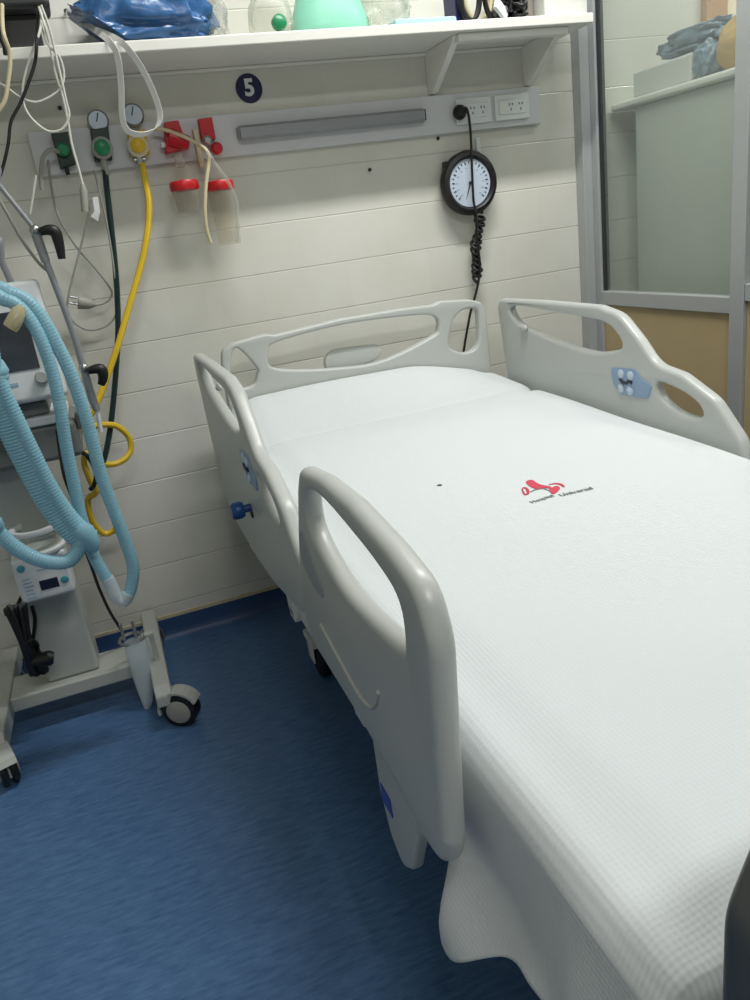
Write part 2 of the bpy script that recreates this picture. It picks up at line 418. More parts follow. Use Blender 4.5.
# socket plates
def socket_plate(cx, cz, lab):
    t = thing('power_socket', lab, 'socket', (cx, PYF, cz - .04), None)
    B().box((cx - .066, PYF - .010, cz - .040), (cx + .066, PYF - .0003, cz + .040)).build('face_plate', 'whitep', t, bevel=.004)
    ins = B().box((cx - .052, PYF - .013, cz - .022), (cx + .052, PYF - .0103, cz + .022)).build('insert', 'whitep', t, bevel=.0015)
    B().box((cx - .052, PYF - .015, cz - .020), (cx - .032, PYF - .0133, cz + .020)).build('switch', 'white', t, bevel=.001)
    for sx in (-.008, .030):
        hb = B()
        for ddx, ddz in ((-.006, .008), (.006, .008), (0, -.008)):
            hb.box((cx + sx + ddx - .0017, PYF - .0138, cz + ddz - .0035), (cx + sx + ddx + .0017, PYF - .0131, cz + ddz + .0035))
        hb.build('pin_holes', 'dark', ins)
    return t
qa, qb = P(473, 111, Y=PYF), P(511, 107, Y=PYF)
qa.z = qb.z = 1.590
socket_plate(qa.x, qa.z, 'white power socket plate with the black plug in it')
socket_plate(qb.x, qb.z, 'empty white power socket plate at the right end of the panel')
# gas outlets
def dial(c, r, parent, yb):
    d = B().lathe((c.x, yb, c.z), (0, -1, 0), [(r, 0), (r, .016), (r * .9, .019), (r * .84, .017)], 28).build('pressure_dial', 'steel', parent)
    B().lathe((c.x, yb - .0172, c.z), (0, -1, 0), [(r * .82, 0), (r * .82, .001)], 28).build('dial_face', 'dial', d)
    B().box((c.x - .0015, yb - .0195, c.z - r * .1), (c.x + .0015, yb - .0185, c.z + r * .7), (0, .35, 0)).build('needle', 'tick', d)
def plate_from(px, y, dy, name, m, parent, bevel=.003):
    return B().prism([Vector((p.x, y, p.z)) for p in PY(y, *px)], (0, dy, 0)).build(name, m, parent, bevel=bevel)
yo = PYF - .0004
q = P(62, 150, Y=yo)
g1 = thing('oxygen_outlet', 'green gas outlet at the left end of the panel, without a dial', 'gas outlet', (q.x, yo, q.z))
plate_from([(51, 135), (70, 133), (76, 165), (61, 170)], yo, -.028, 'body', 'dgreen', g1)
q = P(63, 150, Y=-.05); B().lathe((q.x, yo - .028, q.z), (0, -1, 0), [(.018, 0), (.018, .012), (.012, .02)], 24).build('valve', 'green', g1)
q2 = P(67, 170, Y=-.05); B().cyl((q2.x, yo - .02, q2.z + .012), (q2.x, yo - .02, q2.z - .012), .006).build('spout', 'black', g1)
q = P(101, 148, Y=yo)
g2 = thing('oxygen_regulator', 'green gas regulator with a round dial above, second outlet on the panel', 'gas outlet', (q.x, yo, q.z))
plate_from([(90, 131), (108, 128), (112, 161), (95, 163)], yo, -.026, 'body', 'dgreen', g2)
q = P(102, 148, Y=-.06); B().lathe((q.x, yo - .026, q.z), (0, -1, 0), [(.030, 0), (.030, .016), (.026, .02)], 28).build('knob_collar', 'cord', g2)
B().lathe((q.x, yo - .046, q.z), (0, -1, 0), [(.021, 0), (.021, .01), (.016, .014)], 24).build('knob', 'green', g2)
dial(P(98, 121, Y=-.04), .030, g2, yo - .006)
q = P(105, 167, Y=-.05); B().cyl((q.x, -.05, q.z + .02), (q.x, -.05, q.z - .022), .009).build('hose_nipple', 'cord', g2)
q = P(136, 146, Y=yo)
g3 = thing('air_regulator', 'yellow gas regulator with a round dial above it on the panel', 'gas outlet', (q.x, yo, q.z))
plate_from([(127, 134), (145, 130), (149, 156), (131, 158)], yo, -.024, 'body', 'yellow', g3)
q = P(138, 146, Y=-.06); B().lathe((q.x, yo - .024, q.z), (0, -1, 0), [(.030, 0), (.030, .014), (.025, .018)], 28).build('knob_collar', 'cream', g3)
B().lathe((q.x, yo - .042, q.z), (0, -1, 0), [(.020, 0), (.020, .01), (.015, .014)], 24).build('knob', 'yellow', g3)
dial(P(133, 115, Y=-.04), .031, g3, yo - .006)
q = P(140, 161, Y=-.05); B().cyl((q.x, -.05, q.z + .022), (q.x, -.05, q.z - .012), .011).cyl((q.x - .016, -.05, q.z + .004), (q.x + .016, -.05, q.z + .004), .006).build('hose_fitting', 'steel', g3)
for (px, kc, lab, lidpx, jb, jl) in (
    ([(163, 124), (177, 122), (187, 150), (165, 155)], (184, 148), 'red vacuum outlet with a wedge shaped body, left of the pair', (184, 184), 213, 'suction jar with red lid hanging under the left red vacuum outlet'),
    ([(197, 120), (211, 118), (215, 140), (201, 142)], (216, 149), 'red vacuum outlet with a round red knob, right of the pair', (219, 184), 246, 'tall suction jar with red lid hanging under the right red vacuum outlet')):
    q = P(*kc, Y=yo)
    t = thing('vacuum_outlet', lab, 'gas outlet', (q.x, yo, q.z))
    plate_from(px, yo, -.020 if kc[0] > 200 else -.034, 'body', 'red', t)
    if kc[0] > 200:
        B().lathe(P(*kc, Y=yo), (0, -1, 0), [(.017, 0), (.017, .022), (.012, .027)], 24).build('knob', 'red', t)
        pw = P(207, 141, Y=-.05); B().lathe((pw.x, yo - .02, pw.z), (0, -1, 0), [(.014, 0), (.014, .02), (.008, .026)], 20).build('valve', 'steel', t)
        pt = P(201, 160, Y=-.04); B().box((pt.x - .008, -.045, pt.z - .02), (pt.x + .008, yo, pt.z + .085)).build('stem', 'cream', t, bevel=.003)
    else:
        pw = P(178, 140, Y=-.06); B().rings([(pw.x - .02, yo - .034, pw.z + .01), (pw.x + .03, yo - .045, pw.z - .012)], [.026, .018], 20).build('valve', 'red', t)
        pn = P(163, 145, Y=-.05); B().ball((pn.x, -.05, pn.z), .009, 2).build('nipple', 'whitep', t)
        ps = P(180, 160, Y=-.06); B().lathe((ps.x, -.06, ps.z + .015), (0, 0, -1), [(.012, 0), (.016, .01), (.016, .03), (.01, .036)], 18).build('filter_cup', 'clearp', t)
    c = P(*lidpx, Y=-.085); bz = P(lidpx[0], jb, Y=-.085).z
    j = thing('suction_jar', jl, 'jar', (c.x, -.085, bz))
    B().lathe((c.x, -.085, c.z - .018), (0, 0, 1), [(.041, 0), (.043, .004), (.043, .020), (.040, .026), (.014, .028), (.010, .030)], 36).build('lid', 'red', j)
    B().lathe((c.x, -.085, bz), (0, 0, 1), [(.031, .0), (.034, .004), (.038, c.z - .019 - bz), (.036, c.z - .019 - bz), (.032, .006)], 36, cap=False).build('vessel', 'jar', j)
    B().box((c.x - .012, -.047, c.z - .012), (c.x + .012, -.001, c.z + .006)).build('hanger', 'cream', j, bevel=.002)

# ------------------------------------------------------------------ gauge
gx = P(470, 183, Y=-.05); GR = .102
ga = thing('blood_pressure_gauge', 'round black rimmed aneroid gauge with a white dial on the tiled wall', 'gauge', (gx.x, 0, gx.z))
B().lathe((gx.x, -.001, gx.z), (0, -1, 0), [(.07, 0), (.085, .015), (GR, .028), (GR + .002, .046), (GR - .004, .058), (GR - .016, .061), (GR - .024, .055), (GR - .026, .049)], 64).build('case', 'black', ga)
fc = B().lathe((gx.x, -.0495, gx.z), (0, -1, 0), [(GR - .026, 0), (GR - .026, .002)], 64).build('dial', 'dial', ga)
tb = B()
for k in range(23):
    an = math.radians(-135 + 270 * k / 22); r1 = GR - .034; L = .010 if k % 2 == 0 else .006
    p = Vector((gx.x + math.sin(an) * (r1 - L / 2), -.0522, gx.z + math.cos(an) * (r1 - L / 2)))
    tb.cbox(p, (.0035, .0006, L), (0, an, 0))
tb.build('scale_marks', 'tick', fc)
tb = B()
for k in range(12):
    an = math.radians(-135 + 270 * k / 11); r1 = GR - .053
    p = Vector((gx.x + math.sin(an) * r1, -.0522, gx.z + math.cos(an) * r1))
    tb.cbox(p, (.008, .0006, .0025))
tb.build('scale_print', 'inkl', fc)
B().prism([(gx.x - .003, -.053, gx.z), (gx.x + .003, -.053, gx.z), (gx.x - .021, -.053, gx.z - .052)], (0, -.0008, 0)).build('needle', 'tick', fc)
B().lathe((gx.x, -.053, gx.z), (0, -1, 0), [(.006, 0), (.005, .003)], 16).build('hub', 'tick', fc)
kq = P(447, 165, Y=-.03); B().cbox((kq.x - .004, -.035, kq.z), (.022, .03, .022)).build('hinge_lug', 'black', ga, bevel=.004)
mq = P(478, 143, Y=-.01); B().box((mq.x - .008, -.012, mq.z - .05), (mq.x + .008, -.0006, mq.z + .018)).build('wall_bracket', 'whitep', ga, bevel=.003)
# coiled tube below the gauge
c0 = P(479, 213, Y=-.045); c1 = P(475, 281, Y=-.045)
pts = []
turns = 12
for k in range(turns * 12 + 1):
    t = k / (turns * 12); an = 2 * math.pi * t * turns
    c = c0.lerp(c1, t); rad = .012 + .004 * math.sin(t * 17)
    pts.append(c + Vector((math.cos(an) * rad + .006 * math.sin(t * 9), math.sin(an) * rad * .9, .010 * math.sin(an * 1.0))))
fix(B().tube(pts, .0058, 8, 2).build('coiled_tube', 'black'), 'black coiled tube hanging from the bottom of the gauge', 'tube')
# plug and cord to the bed
pq = P(460.5, 112, Y=-.05); pq.y = PYF - .013
pc = thing('power_cable', 'black power cable plugged into the socket, crossing the gauge and dropping behind the headboard', 'cord', (pq.x, -.05, .8))
B().lathe((pq.x, PYF - .0155, pq.z), (0, -1, 0), [(.022, 0), (.024, .006), (.021, .018), (.013, .028)], 24).build('plug', 'black', pc)
w = [Vector((pq.x, -.060, pq.z)), P(466, 108, Y=-.066), P(469, 118, Y=-.070), P(471, 140, Y=-.074), P(472, 170, Y=-.074), P(473.5, 200, Y=-.074), P(476, 213, Y=-.078), P(477, 240, Y=-.075), P(480, 265, Y=-.070), P(478, 284, Y=-.065), P(474, 300, Y=-.058), P(470, 315, Y=-.055), P(464, 349, Y=-.055), P(462, 372, Y=-.05), P(462, 400, Y=-.05)]
B().tube(w, .0042, 8, 8).build('cable', 'black', pc)

# ------------------------------------------------------------------ bed
CX = .780
bed = thing('hospital_bed', 'hospital bed with pale grey moulded side rails, head against the tiled wall', 'bed', (CX, -1.2, 0))
# headboard
HY0, HY1 = -.185, -.150
def hx(u, v): q = P(u, v, Y=HY0); return (q.x, q.z)
hb_out = [(.318, .50), (.318, .90), (.345, .965), (.40, .985), (.50, 1.0), (.545, 1.0), (.56, 1.004), (.66, 1.018), (.78, 1.023), (.90, 1.018), (1.00, 1.004), (1.015, 1.0), (1.06, 1.0), (1.20, .988), (1.242, .965), (1.25, .90), (1.25, .50)]
hb_out = [hx(232, 430), hx(222, 365), hx(222, 351), hx(233, 343), hx(266, 334), hx(275, 335), hx(340, 319), hx(400, 309), hx(433, 305), hx(441, 301), hx(470, 299.5), hx(482, 302), hx(487, 315), hx(492, 372), hx(497, 420)]
hr = [.0, .03, .03, .03, .01, .01, .1, .1, .01, .01, .02, .03, .03, .02, 0]
h1 = [hx(234, 350), hx(243, 352), hx(257, 368), hx(258, 374), hx(254, 385), hx(238, 388), hx(231, 374)]
h2 = [hx(278, 342), hx(340, 325.5), hx(400, 317), hx(434, 316), hx(439, 329), hx(432, 337), hx(400, 354), hx(372, 364), hx(340, 368), hx(300, 370), hx(272, 367), hx(269, 352)]
h3 = [hx(462, 311), hx(476, 309), hx(479, 320), hx(478, 345), hx(466, 353), hx(452, 349), hx(449, 340), hx(453, 322)]
hb = plate('headboard', fillet(hb_out, hr), [round2(h) for h in (h1, h2, h3)], HY0, HY1, .008, 'bed', bed, 'Y')
# hand grip plate seen in the big opening
gp = [hx(329, 361), hx(336, 352), hx(350, 349), hx(380, 346), hx(386, 352), hx(378, 362), hx(350, 371), hx(332, 372)]
plate('grip_plate', round2(gp), [], HY1 + .004, HY1 + .028, .004, 'bed', hb, 'Y')
# head-end rails: outline in (Y,Z)
head_out = [(-.205, .96), (-.225, .990), (-.50, .994), (-.77, .992), (-.86, .975), (-.935, .918), (-1.00, .858), (-1.09, .846), (-1.20, .80), (-1.28, .722), (-1.315, .645), (-1.27, .595), (-1.20, .57), (-.95, .525), (-.75, .51), (-.40, .515), (-.29, .56), (-.235, .75)]
head_r = [.02, .03, .1, .08, .12, .2, .10, .10, .10, .08, .05, .06, .08, .1, .1, .08, .08, .1]
def ry(u, v, X=1.272): q = P(u, v, X=X); return (q.y, q.z)
hole_a = [ry(511, 306), ry(560, 314), ry(600, 321.5), ry(617, 336), ry(620, 348), ry(606, 352), ry(590, 352), ry(560, 343), ry(527, 329), ry(514, 320)]
hole_b = [ry(655, 383), ry(666, 385), ry(684, 394), ry(698, 406), ry(701, 416), ry(692, 418), ry(674, 411), ry(659, 397)]
panel_px = [(611, 367), (636, 369), (642, 379), (653, 385), (648, 399), (622, 394), (614, 384)]
foot_out = [(-1.415, .90), (-1.45, .940), (-1.57, .955), (-1.70, .957), (-1.83, .944), (-1.912, .928), (-1.938, .87), (-1.902, .58), (-1.885, .532), (-1.83, .526), (-1.72, .545), (-1.60, .556), (-1.45, .556), (-1.32, .556), (-1.285, .585), (-1.30, .70), (-1.36, .81)]
rails = {}
XO = {'left': (.242, .275), 'right': (1.272, 1.305)}
def mk_rails(side):
    x0, x1 = XO[side]; inner = x1 if side == 'left' else x0; sg = 1 if side == 'left' else -1
    r = plate('head_side_rail', fillet(head_out, head_r), [round2(hole_a), round2(hole_b)], x0, x1, .012, 'bed', bed)
    # control panel on the inner face and the outer face
    for xf, dd in ((inner, .003 * sg), (x0 if side == 'left' else x1, -.003 * sg)):
        pp = fillet([ry(u, v) for u, v in panel_px], .012, 4)
        cp = plate('control_panel', pp, [], min(xf - .001 * (1 if dd > 0 else -1), xf + dd), max(xf - .001 * (1 if dd > 0 else -1), xf + dd), .0012, 'bluep', r)
        xf2 = xf + dd
        for u, v in ((622, 373.5), (631.5, 375.5), (622, 388), (631, 390.5)):
            q = ry(u, v); B().lathe((xf2, q[0], q[1]), (1 if dd > 0 else -1, 0, 0), [(.012, 0), (.012, .002), (.008, .004)], 20).build('button', 'button', cp)
        sq = [ry(u, v) for u, v in ((621, 379), (624, 382), (627, 383), (630, 381), (633, 383))]
        B().tube([(xf2, y, z) for y, z in sq], .0045, 8, 6).build('emblem', 'tick', cp)
    # second handle grip bump
    gq = ry(525, 327); B().ball((inner + .006 * sg, gq[0], gq[1] - .002), (.010, .022, .012), 3).build('grip_nub', 'bed', r)
    for y in (-.50, -.98):
        xa_ = x1 - .012 if side == 'left' else x0 + .012
        B().box((min(xa_, xa_ + .025 * sg), y - .03, .455), (max(xa_, xa_ + .025 * sg), y + .03, .57)).box((min(xa_, xa_ + .07 * sg), y - .025, .445), (max(xa_, xa_ + .07 * sg), y + .025, .475)).build('rail_arm', 'bedlite', r, bevel=.005)
    return r
mk_rails('left'); mk_rails('right')
def nz(u, v, X=.232): q = P(u, v, X=X); return (q.y, q.z)
hole_f = [(-1.478, .905), (-1.565, .921), (-1.695, .913), (-1.80, .899), (-1.848, .880), (-1.848, .833), (-1.836, .820), (-1.77, .808), (-1.615, .796), (-1.505, .818), (-1.455, .850)]
for side in ('left', 'right'):
    x0, x1 = XO[side]; sg = 1 if side == 'left' else -1
    if side == 'left': x0, x1 = .236, .268
    else: x0, x1 = 1.279, 1.311
    r = plate('foot_side_rail', fillet(foot_out, [.03, .04, .1, .1, .1, .08, .08, .05, .05, .05, .1, .1, .1, .05, .04, .03, .1]), [round2(hole_f)], x0, x1, .014, 'bed', bed)
    xo = x0 if side == 'left' else x1
    rp = [(-1.375, .80), (-1.40, .82), (-1.45, .77), (-1.485, .745), (-1.48, .725), (-1.43, .72), (-1.36, .745)]
    plate('recessed_panel', fillet(rp, .012, 4), [], min(xo, xo - .002 * sg), max(xo, xo - .002 * sg), .0008, 'recess', r)
    B().tube([(xo - .0005 * sg, y, z) for y, z in ((-1.424, .652), (-1.522, .634), (-1.60, .623), (-1.66, .630), (-1.70, .660), (-1.72, .69))], .0035, 8, 8).build('moulded_ridge', 'bed', r)
    for y in (-1.50,):
        xa_ = x1 - .012 if side == 'left' else x0 + .012
        B().box((min(xa_, xa_ + .025 * sg), y - .03, .50), (max(xa_, xa_ + .025 * sg), y + .03, .60)).box((min(xa_, xa_ + .10 * sg), y - .025, .495), (max(xa_, xa_ + .10 * sg), y + .025, .515)).build('rail_arm', 'bedlite', r, bevel=.005)
    lp = [(-1.62, .575), (-1.615, .45), (-1.64, .375), (-1.685, .35), (-1.73, .385), (-1.78, .49), (-1.79, .57)]
    rl = plate('release_lever', fillet(lp, .03), [], x0 + .006, x1 - .006, .006, 'bed', r)
    xs = x0 + .006 if side == 'left' else x1 - .006
    B().box((min(xs, xs - .0015 * sg), -1.672, .435), (max(xs, xs - .0015 * sg), -1.63, .47), None).build('sticker', 'sticker', rl)
# footboard
fo = [(.293, .40), (.292, .82), (.330, .905), (.45, .93), (.78, .945), (1.11, .93), (1.225, .905), (1.264, .82), (1.26, .40)]
plate('footboard', fillet(fo, [.04, .08, .05, .1, .4, .1, .05, .08, .04]), [fillet([(.50, .85), (.64, .875), (.92, .875), (1.06, .85), (1.04, .80), (.52, .80)], .03)], -2.305, -2.262, .014, 'foot', bed, 'Y')
# deck and chassis
B().box((.328, -2.20, .46), (1.224, -.20, .52)).build('mattress_deck', 'bedlite', bed, bevel=.012)
for x in (.277, 1.225):
    B().box((x, -1.42, .445), (x + .05, -.24, .525)).build('side_beam', 'bedlite', bed, bevel=.008)
for y in (-.30, -2.12):
    B().box((.40, y - .04, .38), (1.16, y + .04, .459)).build('cross_beam', 'bedlite', bed, bevel=.006)
for y in (-.62, -1.72):
    B().box((.62, y - .07, .20), (.94, y + .07, .46)).build('lift_column', 'bed', bed, bevel=.01)
    B().box((.42, y - .04, .15), (1.14, y + .04, .21)).build('chassis_crossbar', 'bedlite', bed, bevel=.008)
for x in (.42, 1.08):
    B().box((x, -2.02, .13), (x + .06, -.42, .20)).build('chassis_rail', 'bedlite', bed, bevel=.008)
for y in (-.17, -2.22):
    B().box((.55, y - .02, .35), (1.01, y + .02, .58)).build('board_mount', 'bedlite', bed, bevel=.005)
for x in (.40, 1.16):
    for y in (-.53, -1.95):
        ct = B().box((x - .03, y - .05, .115), (x + .03, y + .05, .14)).box((x - .028, y - .03, .055), (x - .021, y + .03, .12)).box((x + .021, y - .03, .055), (x + .028, y + .03, .12)).build('caster', 'bedlite', bed, bevel=.004)
        B().lathe((x - .018, y - .01, .0605), (1, 0, 0), [(.045, 0), (.060, .006), (.0603, .018), (.060, .030), (.045, .036)], 36).build('wheel', 'black', ct)
q = P(236, 511, X=.205)
bumper = B().lathe((.250, q.y, q.z), (-1, 0, 0), [(.010, 0), (.010, .025), (.018, .026), (.021, .034), (.021, .050), (.016, .056)], 24).build('bumper_knob', 'bluek', bed)
B().cyl((.320, q.y, q.z - .012), (.238, q.y, q.z - .014), .013).build('bumper_stem', 'black', bumper)

# mattress and bedspread
def ztop(x, y):
    base = .742 + (y + .31) * .0345
    e = 1.0 - sm(.36, .44, abs(x - CX))
    pil = .074 * sm(-.46, -.22, y) * sm(-.04, .36, 1.262 - x) * sm(-.02, .05, x - .298)
    crease = -.016 * math.exp(-((y + .450) / .030) ** 2)
    return base - .012 * (1 - e) + pil + crease + .0025 * math.sin(x * 9 + y * 5) * math.sin(y * 7)
mb_ = B().box((.318, -2.20, .5205), (1.242, -.20, .655)).build('mattress', 'whitep', None, bevel=.03)
fix(mb_, 'white mattress lying on the bed deck under the bedspread', 'mattress')
bs = thing('bedspread', 'white waffle weave bedspread with a red emblem covering the bed', 'bedspread', (CX, -1.2, .7))
bm = bmesh.new(); uvl = bm.loops.layers.uv.new('UVMap')
NY = 210; YA, YB = -.196, -2.235
NL, NX, NR = 44, 90, 8
rows = []
for j in range(NY + 1):
    y = YA + (YB - YA) * j / NY
    row = []
    wdr = sm(-1.74, -1.86, y) if y > -1.86 else 1.
    wdr = sm(1.735, 1.83, -y)
    hem = .33 + .0 * y
    yy = -y
    hem = .345 + .12 * sm(1.83, 2.0, yy) + .06 * sm(2.0, 2.2, yy) + .03 * (1 - sm(1.74, 1.80, yy))
    zc = ztop(.31, y)
    ztuck = .64
    zb = ztuck + (hem - ztuck) * wdr
    foot = sm(2.205, 2.235, yy)
    # left drop from hem up to the edge
    for i in range(NL):
        t = i / NL                       # 0 hem .. 1 edge
        z = zb + (zc - .034 - zb) * t
        dz = (zc - z)
        out = 0
        free = sm(1.945, 2.12, yy)
        fl_low = .056 * sm(.52, .36, z) * wdr           # flares only below the rail
        fl_all = (.03 * sm(.66, .45, z) + .025 * sm(.5, .36, z)) * wdr
        out = fl_low * (1 - free) + max(fl_low * .5, fl_all) * free
        fold = .006 * math.sin(yy * 38 + z * 9) * sm(.60, .40, z) * wdr + .005 * math.sin(yy * 71 - z * 22) * sm(.62, .45, z) * wdr * free
        x = .3005 - out + fold * (.4 + .6 * free) + .004 * (1 - sm(0, .05, dz))
        row.append((Vector((x, y - .02 * foot, z - .05 * foot * t)), (-(zc - z), y)))
    for i in range(NX + 1):
        s = i / NX; x = .302 + (1.262 - .302) * s
        z = ztop(x, y)
        d = min(x - .302, 1.262 - x); rr = .034
        if d < rr: z -= (rr - math.sqrt(max(0, rr * rr - (rr - d) ** 2))) * 1.0
        row.append((Vector((x, y - .02 * foot, z - .10 * foot)), (x - .302, y)))
    for i in range(1, NR + 1):
        t = i / NR; z = ztop(1.262, y) - .034 - .06 * t
        row.append((Vector((1.264, y - .02 * foot, z - .05 * foot)), (.96 + .07 * t, y)))
    rows.append([(bm.verts.new(p), uv) for p, uv in row])
# head end tucks down in front of the headboard, foot end falls inside the footboard
def extra(row, dy, dzs):
    out = []
    for k, (v, uv) in enumerate(row):
        out.append((bm.verts.new(v.co + Vector((0, dy, -dzs * (1 if v.co.z > .6 else .2)))), (uv[0], uv[1] + dzs)))
    return out
rows = [extra(rows[0], .003, .09)] + rows + [extra(rows[-1], -.003, .10)]
for r0, r1 in zip(rows, rows[1:]):
    for k in range(len(r0) - 1):
        q4 = (r0[k], r0[k + 1], r1[k + 1], r1[k])
        f = bm.faces.new([a[0] for a in q4])
        for lp, a in zip(f.loops, q4): lp[uvl].uv = a[1]
bmesh.ops.recalc_face_normals(bm, faces=bm.faces)
me = bpy.data.meshes.new('cover'); bm.to_mesh(me); bm.free()
cov = finish(me, 'cover', 'sheet', bs, ang=80)
md = cov.modifiers.new('solid', 'SOLIDIFY'); md.thickness = .004; md.offset = 1
# printed emblem and lettering lying on the cover
def on_cover(u, v):
    z = .70
    for _ in range(8):
        q = P(u, v, Z=z); z = ztop(q.x, q.y) + .0048
    return P(u, v, Z=z)
def print_tube(px, w, name, m, flat=.25):
    bb = B(); pts = [on_cover(u, v) for u, v in px]; sp = spline(pts, 6)
    ws = [w * (.55 + .45 * math.sin(math.pi * k / (len(sp) - 1))) if not hasattr(w, '__len__') else w[min(int(k / (len(sp) - 1) * (len(w) - 1) + .5), len(w) - 1)] for k in range(len(sp))]
    prev = None
    for i, p in enumerate(sp):
        a = sp[min(i + 1, len(sp) - 1)] - sp[max(i - 1, 0)]; a.z = 0; a.normalize(); s = Vector((-a.y, a.x, 0))
        q2 = [bb.bm.verts.new(p + s * ws[i]), bb.bm.verts.new(p - s * ws[i])]
        if prev: bb.bm.faces.new((prev[0], prev[1], q2[1], q2[0]))
        prev = q2
    o = bb.build(name, m, bs); md = o.modifiers.new('s', 'SOLIDIFY'); md.thickness = .0006; md.offset = 0
    return o
def print_area(px, name, m):
    pts = [on_cover(u, v) for u, v in px]; sp = spline(pts, 5, True)
    bb = B(); bb.prism(sp, (0, 0, .0006)); return bb.build(name, m, bs, smooth=False)
print_area([(526, 481.5), (532, 480), (537, 483), (542, 485), (550, 486.5), (552, 489), (546, 488), (538, 489), (533, 488), (528, 485)], 'emblem', 'redp')
print_area([(550, 489), (556, 486), (560, 488), (557, 492), (553, 494), (549, 491)], 'emblem', 'redp')
print_tube([(549, 484.5), (556, 483.5), (561, 484.5), (564, 487)], .004, 'emblem', 'redp')
print_tube([(522, 490), (524, 487.5), (527, 489), (528, 493), (525, 494.5), (522, 490)], .003, 'emblem', 'redp')
print_tube([(530, 492), (536, 489.5), (543, 488.5), (550, 491)], .0025, 'emblem', 'ink')
def print_text(body, u0, v0, u1, v1, size):
    p0, p1 = on_cover(u0, v0), on_cover(u1, v1); d = (p1 - p0); c = (p0 + p1) / 2
    x = d.normalized(); zn = Vector((0, 0, 1)); yv = zn.cross(x).normalized(); zn = x.cross(yv)
    mm = Matrix((x, yv, zn)).transposed().to_4x4(); mm.translation = c + Vector((0, 0, .0006))
    text_mesh(body, size, mm, 'lettering', 'ink', bs, .0003, .0006, d.length)
print_text('Hospital', 531, 502.5, 553, 495.5, .034)
print_text('Universal', 560, 495.5, 592, 488.0, .034)
q = on_cover(439.5, 485); B().ball((q.x, q.y, q.z - .0005), (.006, .006, .0015), 2).build('dark_spot', 'dot', bs)

# ------------------------------------------------------------------ partition on the right
XP = 1.80
gp_ = thing('glass_partition', 'aluminium framed glass partition with beige lower panels right of the bed', 'partition', (XP, -.8, 0))
B().box((XP - .055, -.050, 0), (XP + .03, -.001, 2.45)).build('post', 'alu', gp_, bevel=.003)
B().box((XP - .020, -.085, .0), (XP + .02, -.051, 2.45)).build('post', 'alu', gp_, bevel=.003)
B().box((XP - .012, -.10, .94), (XP + .008, -.086, 2.40)).build('glazing_bead', 'dark', gp_)
yP = (-.715, -1.50, -2.6)
ya = -.086
for i, yp in enumerate(yP):
    B().box((XP - .025, yp - .055, 0), (XP + .025, yp, 2.45)).build('post', 'alu', gp_, bevel=.003)
    dz = 0 if i == 0 else .04
    B().box((XP - .022, yp + .0005, .885 + dz), (XP + .022, ya - .0005, .935 + dz)).build('middle_rail', 'alu', gp_, bevel=.003)
    B().box((XP - .022, yp + .0005, 2.40), (XP + .022, ya - .0005, 2.45)).build('top_rail', 'alu', gp_, bevel=.003)
    B().box((XP - .004, yp + .001, .936 + dz), (XP + .004, ya - .015, 2.399)).build('glass_pane', 'glass', gp_)
    B().box((XP - .010, yp + .001, .04), (XP + .010, ya - .001, .884 + dz)).build('lower_panel', 'beige', gp_)
    ya = yp - .055
# cabinet in the next bay
CXX = 1.91
cb = thing('storage_cabinet', 'pale green cabinet with a white overhanging top seen through the glass', 'cabinet', (CXX + .25, -.5, 0))
B().box((CXX, -.92, .0), (CXX + .46, -.125, 1.540)).build('body', 'pale', cb, bevel=.006)
B().box((CXX - .020, -.95, 1.541), (CXX + .50, -.012, 1.567)).build('top_board', 'white', cb, bevel=.01)
B().box((CXX + .16, -.1245, 1.30), (CXX + .44, -.012, 1.5405)).build('back_spacer', 'pale', cb, bevel=.004)
def lump(name, m, lo, hi, seed, amp=.18, fr=2.2, flat=True, top=1.0, parent=None, pw=.7, lift=None):
    """crumpled bag filling the box lo..hi and sitting flat on its base"""
    lo, hi = Vector(lo), Vector(hi); c = (lo + hi) / 2; h = (hi - lo) / 2
    bb = B(); q = bmesh.ops.create_icosphere(bb.bm, subdivisions=5, radius=1)
    from mathutils import noise
    off = Vector((seed * 7.3, seed * 3.1, seed * 1.7))
    for v in q['verts']:
        d = v.co.copy(); e = Vector([math.copysign(abs(t) ** pw, t) for t in d])
        nn = noise.noise(d * fr + off) + .5 * noise.noise(d * fr * 2.3 + off) + .35 * abs(noise.noise(d * fr * 4.1 + off))
        e *= 1 + amp * nn
        p = Vector((e.x * h.x, e.y * h.y, e.z * h.z)) + c
        p.x = c.x + (p.x - c.x) * (1 - (1 - top) * max(0, (p.z - c.z) / h.z))
        p.z = max(p.z, lo.z + (0 if not lift else lift[0] * max(0, 1 - (p.x - lo.x) / lift[1]))); p.y = min(p.y, hi.y); p.x = max(lo.x - .01, min(hi.x + .01, p.x))
        v.co = p
    return bb.build(name, m, parent, ang=70)
xc = CXX
def cbx(u, v, X): return P(u, v, X=X)
ZT = 1.5675
pk = B().box((xc + .02, -.372, ZT), (xc + .27, -.088, ZT + .085)).build('white_carton', 'carton', None, bevel=.010)
fix(pk, 'white carton on the cabinet top behind the glass', 'carton')
fix(lump('plastic_bag', 'greyb', (xc + .035, -.50, ZT + .0855), (xc + .36, -.15, ZT + .170), 3, .22, 2.4), 'blue grey plastic bag lying over the carton behind the glass', 'bag')
fix(lump('plastic_bag', 'greyb', (xc + .005, -.462, ZT), (xc + .14, -.376, ZT + .105), 5, .2, 2.4), 'small blue plastic bag between the carton and the tan bag', 'bag')
tbg = thing('paper_bag', 'tan paper bag with twisted top on the cabinet, next to the post', 'bag', (xc + .09, -.53, ZT))
lump('sack', 'tanbag', (xc + .005, -.585, ZT), (xc + .13, -.472, ZT + .150), 9, .10, 1.6, top=.45, parent=tbg)
